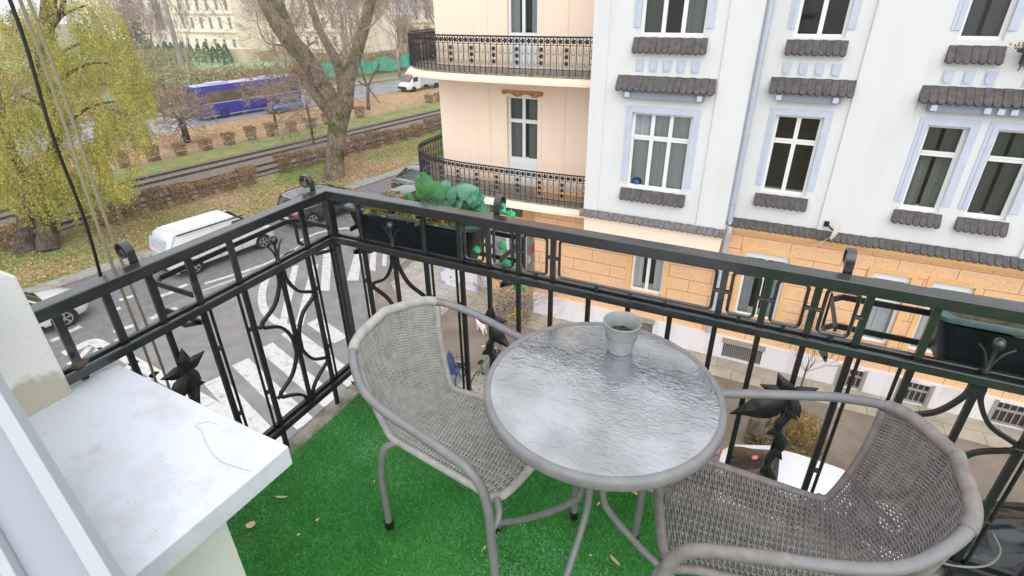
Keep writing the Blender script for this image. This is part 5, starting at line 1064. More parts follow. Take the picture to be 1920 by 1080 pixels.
for i, r in enumerate([.11, .105, .10, .07, .055, .035, .028, .035, .028, .045, .03, .028, .045, .03, .028, .02, .012]): me.skin_vertices[0].data[i].radius = (r, r)
me.skin_vertices[0].data[0].use_root = True
m = MB(); crumple(m, (.33, 0, .47), .085, .07, .07, 3, .1, 12, 10); crumple(m, (.42, 0, .44), .06, .035, .035, 4, .05, 10, 8)
for sg in (1, -1): m.add([(.30, sg * .05, .52), (.35, sg * .06, .52), (.32, sg * .09, .45)], [(0, 1, 2)])
m.build('head', 'brown_fur', t, 180, world=False)
# blue street sign post, stone bollard, waste
sp2 = G(812, 560, .1); t = thing('road_sign', 'slim post with a blue sign seen edge on between the balusters', 'road sign', tuple(sp2)); m = MB(); m.sweep([sp2, sp2 + Vector((0, 0, 2.9))], .03, 8); m.build('post', 'zinc', t, 60); m = MB(); m.box(sp2.x - .02, sp2.x + .02, sp2.y - .3, sp2.y + .3, 2.2, 2.8); m.build('sign_plate', 'blue_paint', t)
q = G(1404, 830, .1); m = MB(); m.lathe([(.0001, 0), (.13, 0), (.13, .75), (.10, .85), (.0001, .87)], 14, q); tag(m.build('bollard', 'wood', None, 40), 'weathered square bollard beside the orange shrub', 'bollard')
q = G(900, 745, .1); m = MB(); m.box(q.x - .5, q.x + .6, q.y - .3, q.y + .35, .1, .55); m.box(q.x - .55, q.x + .65, q.y - .35, q.y + .4, .55, .6); tag(m.build('planter_trough', 'concrete'), 'grey concrete trough on the pavement beside the table edge', 'trough')
c = []
for i in range(260): c.append((random.uniform(-9, 9), random.uniform(11.3, 15.3), .128))
tag(fastmesh('pavement_leaves', leafquads(np.array(c), .07, 0, .7) * [1, 1, 1], 4, 'litter'), 'scattered fallen leaves on the brown pavement', 'leaves', kind='stuff')

# ================================================================ AIR
m = MB(); m.box(-230, 60, -60, 210, -2.2, 34); hz = m.build('haze', None); hz['kind'] = 'stuff'; hz['label'] = 'thin pale autumn haze lying over the whole avenue'
hm = bpy.data.materials.new('haze'); hm.use_nodes = True; t = hm.node_tree; t.nodes.remove(t.nodes['Principled BSDF']); pvn = t.nodes.new('ShaderNodeVolumePrincipled')
pvn.inputs['Density'].default_value = .0008; pvn.inputs['Color'].default_value = (.93, .95, .98, 1); t.links.new(pvn.outputs[0], t.nodes['Material Output'].inputs['Volume']); hz.data.materials.append(hm)
# ================================================================ BALCONY
XL, YF, ZT = -1.47, 1.41, 9.957
LC, FC = -1.495, 1.435      # centre planes of the left and the front railing
# deck, kerb of the deck, turf
MB().box(-1.545, 1.95, -1.2, 1.485, 8.72, 8.985).build('balcony_floor', 'concrete')['kind'] = 'structure'
turf = MB().box(-1.452, 1.9, -1.1, 1.405, 8.985, 8.998).build('artificial_turf', 'turf_base')
tag(turf, 'bright green artificial grass mat laid on the balcony floor under the table', 'grass mat', kind='stuff')
N = 300000
bx = rng.uniform(-1.46, 1.75, N); by = rng.uniform(.12, 1.412, N); bx = bx + .006 * np.sin(by * 60)
seam = np.abs((by - .62) - .36 * (bx + .9)) < .004
bx = bx[~seam]; by = by[~seam]; N = len(bx)
ang = rng.uniform(0, 2 * PI, N); h = rng.uniform(.004, .009, N); lean = rng.normal(0, .005, (N, 2)); wd = .0011 + .0007 * rng.random(N)
p = np.stack([bx, by, np.full(N, 8.998)], 1); w = np.stack([np.cos(ang) * wd, np.sin(ang) * wd, np.zeros(N)], 1)
tip = p + np.stack([lean[:, 0], lean[:, 1], h], 1)
low = np.array([noise.noise((x * 3.1, y * 3.1, 0)) for x, y in zip(bx[::1], by[::1])]) if N < 1 else 0
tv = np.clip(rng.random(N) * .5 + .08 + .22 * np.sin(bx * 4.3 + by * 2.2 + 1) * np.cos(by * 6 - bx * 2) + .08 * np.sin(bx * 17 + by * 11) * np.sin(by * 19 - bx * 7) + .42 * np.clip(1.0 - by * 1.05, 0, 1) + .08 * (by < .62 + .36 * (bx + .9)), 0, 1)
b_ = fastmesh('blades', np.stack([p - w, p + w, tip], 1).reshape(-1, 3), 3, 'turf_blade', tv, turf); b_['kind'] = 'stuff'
# dry bits on the turf
for i, (px, py, a, l, w_) in enumerate([(528, 933, .4, .05, .009), (595, 975, 1.2, .016, .008), (702, 903, 0, .008, .006), (560, 1003, .8, .012, .01), (908, 1028, 1.4, .02, .006), (1120, 847, -.3, .03, .01), (1188, 923, -.4, .055, .012), (1122, 945, 1.2, .022, .006), (1153, 1052, -.5, .045, .01), (1030, 967, 1.3, .012, .005), (1107, 1041, .2, .012, .006), (948, 982, .3, .014, .01), (470, 985, .5, .035, .028)]):
    g = G(px, py, 9.012); m = MB(); pts = [(-.5, 0), (-.2, .42), (.2, .5), (.5, .08), (.25, -.4), (-.2, -.45)]
    m.prism([(x * l, y * w_) for x, y in pts], 0, .002, lambda x, y, z: (g.x + x * math.cos(a) - y * math.sin(a), g.y + x * math.sin(a) + y * math.cos(a), g.z + z + abs(x) * .2))
    o = m.build('fallen_leaf' if l > .03 else 'litter_bit', M['dish_white'] if i == 12 else 'litter'); o.data.attributes.new('t', 'FLOAT', 'FACE').data.foreach_set('value', [.95] * len(o.data.polygons))
    tag(o, ['curled dry leaf on the turf left of the wicker chair leg', 'small pale chip on the turf left of the seam', 'tiny white crumb on the turf near the railing side', 'small pale flake on turf in front of the sill corner', 'thin straw fleck beside the near chair front leg', 'curved dry leaf on turf just behind the table rim', 'long curled pale leaf under the front edge of the table', 'narrow pale fleck between two table legs', 'dry curled leaf on the turf at the bottom edge near the right chair', 'tiny straw fleck left of the middle table leg', 'tiny pale fleck at the bottom between table leg and chair', 'small pale crumb on turf beside the left table foot', 'grey white pebble on the turf below the white sill'][i], 'leaf' if l > .03 else 'debris')
m = MB().sweep([G(683, 735, 9.02), G(672, 755, 9.03), G(660, 775, 9.02)], .0025, 5); tag(m.build('dry_stalk', 'wood'), 'thin brown dry stalk lying on turf in the railing corner', 'stalk')
# small green plant growing in the corner
c0 = G(690, 715, 9.0)
pl = thing('corner_weed', 'small green weed growing in the balcony corner behind the left chair', 'weed', c0)
cc = np.array([[c0.x + rng.normal(0, .035), c0.y + rng.normal(0, .03), 9.02 + rng.random() * .07] for _ in range(130)])
fastmesh('foliage', leafquads(cc, .03), 4, 'leaf_green', None, pl)
# ---------------- railing
rl = thing('balcony_railing', 'black wrought iron balcony railing around the green turf with scrolls and cast leaves', 'railing', (LC, FC, DZ))
XE = 1.80; YE = .44
m = MB(); o_ = .026
def ell(z0, z1, ia, ob):      # L shaped bar between inner line offset ia and outer line offset ob
    m.prism([(XL - ob, YE), (XL + ia, YE), (XL + ia, YF - ia), (XE, YF - ia), (XE, YF + ob), (XL - ob, YF + ob)], z0, z1, lambda a, b, h: (a, b, h))
ell(ZT - .034, ZT, 0, .046)
tr = m.build('top_rail', 'iron', rl); bv = tr.modifiers.new('bevel', 'BEVEL'); bv.width = .003; bv.segments = 2
m = MB(); ell(9.737, 9.764, 0, .012); ell(9.742, 9.766, -.032, .048); mr_ = m.build('mid_rail', 'iron', rl); bv = mr_.modifiers.new('bevel', 'BEVEL'); bv.width = .003; bv.segments = 2
m = MB(); ell(9.105, 9.13, 0, .012); ell(9.105, 9.13, -.032, .048); m.build('bottom_rail', 'iron_dark', rl)
def P(side, a, z, off=0.0):   # point on a railing panel: a along, off outward
    return Vector((LC - off, a, z)) if side == 'L' else Vector((a, FC + off, z))
def upright(side, a, z0, z1, w=.016, d=.012, round_=False, mt='iron', off=0):
    m = MB()
    if round_: m.sweep([P(side, a, z0, off), P(side, a, z1, off)], w / 2, 8)
    else:
        p = P(side, a, 0, off); hw, hd = (w / 2, d / 2) if side == 'F' else (d / 2, w / 2)
        m.box(p.x - hw, p.x + hw, p.y - hd, p.y + hd, z0, z1)
    return m.build('baluster', mt, rl, 40 if round_ else None)
m = MB(); m.box(LC - .015, LC + .015, FC - .015, FC + .015, 8.99, 9.925); m.build('corner_post', 'iron', rl)
up_F = [-1.345, -1.05, -.90, -.785, -.67, -.546, -.026, .088, .206, .323, .463, .73, .87, 1.0, 1.15, 1.3, 1.45, 1.6, 1.75]
up_L = [1.298, .992, .848, .729, .615, .499]
for a in up_F: upright('F', a, 9.76, 9.925, .018, .010)
for a in up_L: upright('L', a, 9.76, 9.925, .019, .010)
low_F = [(-1.344, 1), (-1.371, 0), (-1.199, 2), (-1.052, 1), (-1.027, 0), (-.897, 1), (-.921, 0), (-.785, 2), (-.671, 2), (-.551, 2), (-.419, 2), (-.288, 2), (-.158, 2), (-.027, 2), (.091, 2), (.207, 2), (.321, 1), (.343, 0), (.459, 1), (.437, 0), (.601, 2), (.735, 1), (.757, 0), (.88, 2), (1.0, 2), (1.13, 2), (1.26, 2), (1.39, 2), (1.52, 2), (1.65, 2), (1.77, 2)]
low_L = [(1.407, 0), (1.312, 0), (1.286, 1), (1.155, 2), (.998, 1), (.972, 0), (.868, 0), (.845, 1), (.729, 2), (.615, 2), (.5, 2)]
for side, L in (('F', low_F), ('L', low_L)):
    for a, k in L: upright(side, a, 9.0 if (k == 1) else 9.10, 9.75, (.010, .0165, .0145)[k], .012, k == 0, 'iron_dark')
    for a, k in L:
        if k == 0:
            t = [b for b, q in L if q == 1 and abs(b - a) < .04]
            if t:
                for z in (9.58, 9.30): m = MB(); m.sweep([P(side, a, z), P(side, t[0], z)], .008, 8); m.build('collar', 'iron_dark', rl, 40)
def scroll(side, a0):
    for sg in (-1, 1):
        for (z0, z1, zk, nm) in ((9.725, 9.405, 9.565, 0), (9.405, 9.105, 9.245, 1)):
            m = MB()
            up_ = catmull([P(side, a0 + sg * .012, z0), P(side, a0 + sg * .018, z0 - .045), P(side, a0 + sg * .055, zk + .052), P(side, a0 + sg * .108, zk + .02), P(side, a0 + sg * .12, zk + .015)], 6)
            dn = catmull([P(side, a0 + sg * .12, zk - .012), P(side, a0 + sg * .105, zk - .018), P(side, a0 + sg * .055, zk - .048), P(side, a0 + sg * .022, z1 + .055), P(side, a0 + sg * .011, z1)], 6)
            nrm = (1, 0, 0) if side == 'L' else (0, 1, 0)
            m.sweep(up_ + [P(side, a0 + sg * .127, zk)] + dn, 1, prof=[(-.006, -.0055), (.006, -.0055), (.006, .0055), (-.006, .0055)], up=nrm)
            m.sweep([P(side, a0 + sg * .122, zk), P(side, a0 + sg * .14, zk)], .008, 8)
            m.build('scroll', 'iron_dark', rl, 40)
    m = MB(); m.sweep([P(side, a0, 9.39), P(side, a0, 9.42)], .02, 10); m.build('collar', 'iron_dark', rl, 40)
    # bud finial on the mid rail
    m = MB(); m.lathe([(.0001, 0), (.009, .001), (.008, .012), (.0055, .02), (.0048, .068), (.010, .072), (.0145, .082), (.0145, .090), (.010, .099), (.0001, .103)], 16, P(side, a0, 9.764))
    for sg in (-1, 1):
        m.sweep(catmull([P(side, a0 + sg * .004, 9.775), P(side, a0 + sg * .009, 9.80), P(side, a0 + sg * .020, 9.825), P(side, a0 + sg * .036, 9.842)], 4), [.0036] * 13, 7)
    m.build('finial', 'iron', rl, 50)
scroll('L', 1.155); scroll('F', -1.199); scroll('F', .601)
def frame(side, a0, a1):
    z0, z1, r = 9.782, 9.914, .012; pts = []
    for (ca, cz, s0) in ((a1 - r, z1 - r, 0), (a0 + r, z1 - r, 90), (a0 + r, z0 + r, 180), (a1 - r, z0 + r, 270)):
        for k in range(5): t = R_(s0 + k * 22.5); pts.append(P(side, ca + r * math.cos(t), cz + r * math.sin(t)))
    m = MB(); m.sweep(pts, .0048, 7, closed=True)
    am = (a0 + a1) / 2; zm = (z0 + z1) / 2
    for p, q in ((P(side, a0 - .02, zm), P(side, a0, zm)), (P(side, a1, zm), P(side, a1 + .02, zm))): m.sweep([p, q], .0065, 7)
    m.bar(P(side, am, z0 - .02), P(side, am, z0), .014, .01); m.bar(P(side, am, z1), P(side, am, z1 + .014), .014, .01)
    if a1 - a0 > .3:
        for q in (a0 + .13, a1 - .13): m.bar(P(side, q, z0 - .02), P(side, q, z0), .014, .01)
    m.build('panel_frame', 'iron', rl, 45)
for a0, a1 in ((-.90, -.785), (-.785, -.67), (-.67, -.546), (-.546, -.026), (-.026, .088), (.088, .206), (.206, .323)): frame('F', a0 + .022, a1 - .022)
def curl(side, a):
    pts = []
    for k in range(26):
        t = k / 25; ang = R_(-20 + 430 * t); r = .028 - .014 * t
        pts.append(P(side, a, 9.986 + r * math.sin(ang), .030 + .028 + -r * math.cos(ang)))
    pts = [P(side, a, 9.93, .032), P(side, a, 9.965, .030)] + pts
    m = MB(); m.sweep(pts, 1, prof=[(-.011, -.0028), (.011, -.0028), (.011, .0028), (-.011, .0028)], up=(0, 1, 0) if side == 'L' else (1, 0, 0))
    m.build('curl', 'iron', rl, 60)
curl('L', .722); curl('L', 1.40); curl('F', -.765); curl('F', .262)
# cast maple leaves and vine
LEAF = [(0, 0), (.06, .1), (.36, -.02), (.30, .18), (.62, .34), (.36, .42), (.30, .62), (.13, .56), (0, 1), (-.13, .56), (-.30, .62), (-.36, .42), (-.62, .34), (-.30, .18), (-.36, -.02), (-.06, .1)]
LEAF2 = [(x * .72, y) for x, y in [(0, 0), (.17, .06), (.33, .22), (.38, .40), (.30, .56), (.25, .62), (.13, .80), (.05, .92), (0, 1.0), (-.07, .90), (-.16, .76), (-.27, .62), (-.33, .52), (-.38, .36), (-.31, .20), (-.15, .06)]]
def castleaf(m, side, a, z, rot, L, off=-.012, shape=LEAF2, tilt=.05):
    c, s_ = math.cos(rot), math.sin(rot); n = len(shape)
    ctr = (0, .45)
    def f(x, y, h):
        u, v = x * L, y * L
        bend = tilt * L * (y * y) + .18 * L * abs(x)
        return P(side, a + u * c + v * s_, z - u * s_ + v * c, off - bend + h)
    base = len(m.v)
    top = [f(x, y, 0) for x, y in shape] + [f(*ctr, -.12 * L)]; bot = [f(x, y, .004) for x, y in shape] + [f(*ctr, .004 - .12 * L)]
    fs = []
    for i in range(n):
        j = (i + 1) % n; fs += [(i, j, n), (n + 1 + j, n + 1 + i, 2 * n + 1), (i, n + 1 + i, n + 1 + j, j)]
    m.add(top + bot, fs)
def ornament(side, a, z, big=1.0, dirs=(8, 72, -78), arm=-1):
    m = MB()
    for d in dirs: castleaf(m, side, a, z, R_(d), .066 * big, off=-.018)
    castleaf(m, side, a + .012, z - .02, R_(150), .05 * big, off=-.01)
    # side branch leaf
    castleaf(m, side, a - .0 * arm, z - .02, R_(arm * 112), (.125 if side == 'F' and a > 0 else .10) * big, off=-.03, tilt=.3)
    m.build('cast_leaf', 'iron_dark', rl, 75)
    m = MB(); pts = []; rad = []
    for k in range(28):
        t = k / 27; pts.append(P(side, a + .012 * math.sin(t * 17) + .006, z - .01 - t * (z - 9.16), -.016 + .006 * math.cos(t * 13))); rad.append(.016 * (1.0 + .28 * math.sin(t * 26) * math.sin(t * 9 + 1)) * (1 - .25 * t))
    m.sweep(pts, rad, 8)
    for k in range(5):
        t = .12 + k * .19; castleaf(m, side, a, z - t * (z - 9.16), R_((-1) ** k * (120 + 10 * k)), .045, off=-.03)
    m.build('cast_vine', 'iron_dark', rl, 40)
ornament('L', .728, 9.592, 1.15); ornament('F', -.778, 9.55, 1.15, arm=1); ornament('F', .206, 9.562, 1.25, (-32, 52, -80), -1)
# planter holders (welded to the railing)
def holder(side, a0, a1):
    m = MB()
    for z in (9.80, 9.70):
        if side == 'L' and z < 9.75: m.bar(P(side, a0, z, 0), P(side, a0, z, .17), .006, .018); continue
        pts = [P(side, a0, z, 0), P(side, a0, z, .17), P(side, a0 + .03, z, .2), P(side, a1 - .03, z, .2), P(side, a1, z, .17), P(side, a1, z, 0)]
        for p, q in zip(pts[:-1], pts[1:]): m.bar(p, q, .006, .018)
    for a in (a0, a1): m.bar(P(side, a, 9.69, .19), P(side, a, 9.81, .19), .012, .006); m.bar(P(side, a, 9.70, .0), P(side, a, 9.66, .1), .006, .014); m.bar(P(side, a, 9.66, .1), P(side, a, 9.70, .19), .006, .014)
    m.build('planter_holder', 'iron_dark', rl)
holder('L', .83, 1.42); holder('F', -1.40, -.74); holder('F', .27, .90)
# wire on the front railing
# ---------------- planters
def planter(name_label, a0, a1, soil, yo=.03):
    t = thing('planter', name_label, 'planter', ((a0 + a1) / 2, 1.55, 9.70))
    y0, y1 = 1.462 + yo - .02, 1.612 + yo; zb, zt = 9.695, 9.875
    def ring(z, e, r=.03):
        ex = e * 2.1; 
        pts = []
        for (cx, cy, s0) in ((a1 - r - ex, y1 - r - e, 0), (a0 + r + ex, y1 - r - e, 90), (a0 + r + ex, y0 + r + e, 180), (a1 - r - ex, y0 + r + e, 270)):
            for k in range(5): q = R_(s0 + k * 22.5); pts.append((cx + r * math.cos(q), cy + r * math.sin(q), z))
        return pts
    m = MB(); m.loft([ring(zb, .028), ring(zb + .02, .022), ring(zt - .02, .004), ring(zt - .02, .004), ring(zt - .025, .010), ring(zb + .03, .03)], cap=False); m.loft([ring(zb, .028), ring(zb + .003, .028)])
    m.build('tub', 'planter', t, 35)
    m = MB(); m.loft([ring(zt - .012, -.001), ring(zt, -.002), ring(zt + .002, .0), ring(zt + .001, .012), ring(zt - .02, .014)], cap=False); m.build('rim', 'planter_rim', t, 50)
    m = MB(); nx, ny = 60, 14; vs = []; fs = []
    for i in range(nx):
        for j in range(ny):
            x = a0 + .016 + (a1 - a0 - .032) * i / (nx - 1); y = y0 + .016 + (y1 - y0 - .032) * j / (ny - 1)
            vs.append((x, y, zt - .022 + .012 * noise.noise((x * 30, y * 30, 1)) + .012 * noise.noise((x * 9, y * 9, 4))))
    for i in range(nx - 1):
        for j in range(ny - 1): q = i * ny + j; fs.append((q, q + 1, q + ny + 1, q + ny))
    m.add(vs, fs); m.build('soil', soil, t, 180)
    return t
planter('dark plastic planter box on the railing in the left corner, holding film wrapped plants', -1.46, -.865, 'soil')
planter('dark plastic planter box with bare dry soil on the railing at the right edge', .485, 1.12, 'dry_soil')
# plants in the left planter
pt = thing('potted_plant', 'leafy green plant rising from the left planter box', 'plant', (-1.05, 1.55, 9.87))
m = MB(); bl = MB()
def bigleaf(m, base, yaw, L, W, elev, curl_=.5):
    n = 9; vs = []; fs = []
    for i in range(n):
        t = i / (n - 1); wv = W * math.sin(PI * min(1, t * .92 + .04)) ** .6 * (1 - .4 * t * t)
        e = elev - curl_ * t; r = L * t; x = r * math.cos(elev - curl_ * t * .6); z = r * math.sin(elev - curl_ * t * .6)
        for s_ in (-1, -.5, 0, .5, 1):
            lz = -.18 * wv * abs(s_) + .006 * math.sin(i * 1.9 + s_ * 4); ly = wv * s_ / 2 * (1 + .12 * math.sin(i * 2.4))
            vs.append(base + Vector((x * math.cos(yaw) - ly * math.sin(yaw), x * math.sin(yaw) + ly * math.cos(yaw), z + lz)))
    for i in range(n - 1):
        for k in range(4): q = i * 5 + k; fs.append((q, q + 1, q + 6, q + 5))
    m.add(vs, fs)
def roundleaf(m, c, r, nrm_, up_, dome=.35, asp=1.15):
    n_ = nrm_.normalized(); a_ = (up_ - n_ * up_.dot(n_)).normalized(); b_ = n_.cross(a_); vs = [c + n_ * r * dome]; fs = []; K, Rn = 28, 6
    for j in range(1, Rn + 1):
        t = j / Rn
        for k in range(K):
            th = 2 * PI * k / K; rr = r * t * (1 + .22 * math.cos(th) ** 3 + .06 * math.sin(2 * th + r * 300) * t + .05 * math.cos(9 * th) * t * t + (.16 if abs(th - PI) > 2.9 else 0) * t) 
            vs.append(c + a_ * rr * math.cos(th) * asp + b_ * rr * math.sin(th) + n_ * (r * dome * (1 - t * t * 1.15) + r * .03 * abs(math.sin(th * 3)) * t + .10 * r * math.sin(th * 2 + c.x * 40) * t * t - .10 * r * (abs(math.sin(th)) * t)))
    for k in range(K): fs.append((0, 1 + k, 1 + (k + 1) % K))
    for j in range(Rn - 1):
        for k in range(K): l = (k + 1) % K; q = 1 + j * K; fs.append((q + k, q + l, q + K + l, q + K + k))
    m.add(vs, fs)
for i, (px, py, r, nx, ny, nz, ux, uz, dome, mt_) in enumerate([(797, 350, .037, .25, -.9, .35, -.25, 1, .15, 'broad_leaf_green'), (812, 362, 0.034, -0.37, -0.90, 0.44, -0.69, -0.50, 0.29, 'broad_leaf'), (828, 358, 0.031, 0.59, -0.59, 0.75, -0.56, 0.21, 0.25, 'broad_leaf_green'), (843, 368, 0.034, -0.46, -0.90, 0.28, 0.85, 0.64, 0.43, 'leaf_pale'), (858, 364, 0.028, 0.42, -0.86, 0.36, 0.25, 0.50, 0.45, 'broad_leaf'), (872, 360, 0.032, 0.53, -0.91, 0.61, 0.34, 0.16, 0.21, 'leaf_pale'), (886, 372, 0.030, -0.04, -0.91, 0.89, 0.73, 0.22, 0.26, 'broad_leaf'), (820, 378, 0.032, 0.57, -0.69, 0.85, 0.70, 0.16, 0.29, 'broad_leaf_green'), (838, 386, 0.034, 0.14, -0.76, 0.24, -0.39, 0.62, 0.17, 'broad_leaf'), (858, 384, 0.032, -0.64, -0.67, 0.34, 0.07, 0.11, 0.27, 'leaf_pale'), (876, 388, 0.034, 0.70, -0.86, 0.45, -0.59, 0.35, 0.25, 'broad_leaf_green'), (895, 390, 0.028, -0.20, -0.61, 0.37, 0.12, 0.76, 0.19, 'broad_leaf'), (806, 386, 0.030, -0.61, -0.85, 0.75, 0.23, -0.24, 0.27, 'broad_leaf_green'), (788, 384, 0.028, -0.45, -0.74, 0.14, 0.39, 0.74, 0.48, 'broad_leaf'), (772, 378, 0.023, 0.33, -0.52, 0.12, -0.42, 0.85, 0.42, 'broad_leaf_green'), (760, 384, 0.021, -0.13, -0.53, 0.63, 0.64, -0.16, 0.22, 'leaf_pale'), (850, 402, 0.032, -0.08, -0.89, 0.42, 0.92, -0.10, 0.15, 'broad_leaf'), (828, 402, 0.030, -0.64, -0.87, 0.77, -0.27, -0.16, 0.18, 'broad_leaf_green'), (868, 405, 0.028, 0.67, -0.76, 0.28, -0.88, -0.52, 0.21, 'broad_leaf_green'), (890, 406, 0.025, 0.25, -0.88, 0.13, -0.02, -0.23, 0.50, 'broad_leaf'), (905, 404, 0.023, -0.53, -0.71, 0.76, -0.18, 0.88, 0.32, 'leaf_pale'), (784, 366, 0.021, -0.36, -0.77, 0.13, -0.16, -0.23, 0.46, 'broad_leaf_green'), (836, 350, 0.023, 0.46, -0.73, 0.13, -0.49, -0.24, 0.22, 'leaf_pale')]):
    c = ony(px, py, 1.555 + .012 * math.sin(i * 2.1)); lm_ = MB(); roundleaf(lm_, c, r, Vector((nx, ny, nz)), Vector((ux, 0, uz)), dome); lm_.build('leaf', mt_, pt, 180)
    m.sweep(catmull([Vector((c.x, 1.55, 9.86)), Vector((c.x + .01, 1.565, (9.86 + c.z) / 2)), c + Vector((0, .01, 0))], 4), .0026, 5)
for k in range(16): x = -1.2 + .35 * random.random(); m.sweep(catmull([Vector((x, 1.55, 9.87)), Vector((x + random.gauss(0, .02), 1.54, 9.90)), Vector((x + random.gauss(0, .05), 1.55, 9.92 + random.random() * .03))], 3), .0016, 4)
m.build('stems', 'wood', pt)
cc = np.array([[rng.uniform(-1.34, -.9), 1.54 + rng.normal(0, .035), 9.872 + abs(rng.normal(0, .016))] for _ in range(900)]); fastmesh('small_leaves', leafquads(cc, .028), 4, 'leaf_mix', None, pt)
fm = thing('plastic_wrap', 'torn translucent green plastic film draped over the plants in the left planter', 'plastic film', (-.95, 1.55, 9.88))
for i, (px, py, rx, rz, cut) in enumerate([(896, 374, .026, .036, .6), (911, 394, .024, .024, .5)]):
    c = ony(px, py, 1.57); m = MB(); crumple(m, (c.x, 1.55, c.z), rx, .03, rz, i * 7.3, .5, 30, 16)
    m.f = [f for f in m.f if noise.noise(Vector(m.v[f[0]]) * 14 + Vector((i * 3.1, 0, 0))) < cut - .3]
    m.build('film_fold', 'green_film', fm, 180)
for i, (px, py, y, s_) in enumerate([(941, 393, 1.50, .03), (958, 402, 1.50, .022), (942, 463, 1.5, .022), (949, 497, 1.5, .03), (972, 540, 1.52, .03), (895, 470, 1.5, .022)]):
    c = ony(px, py, y); m = MB(); s_ *= .62; crumple(m, c, s_, s_ * .35, s_, 40 + i * 5.1, 1.1, 14, 8)
    tag(m.build('netting_scrap', 'green_net', None, 180), ['bright green netting scrap caught on the top rail beside the iron curl', 'small bright green netting tuft right of the curl on the rail', 'green netting scrap inside the second small railing frame, upper one', 'green netting scrap low in the second small railing frame', 'green netting scrap hanging below the mid rail beside the bush', 'dull green netting scrap beside the end of the left planter'][i], 'netting', 'green netting scraps on the railing')
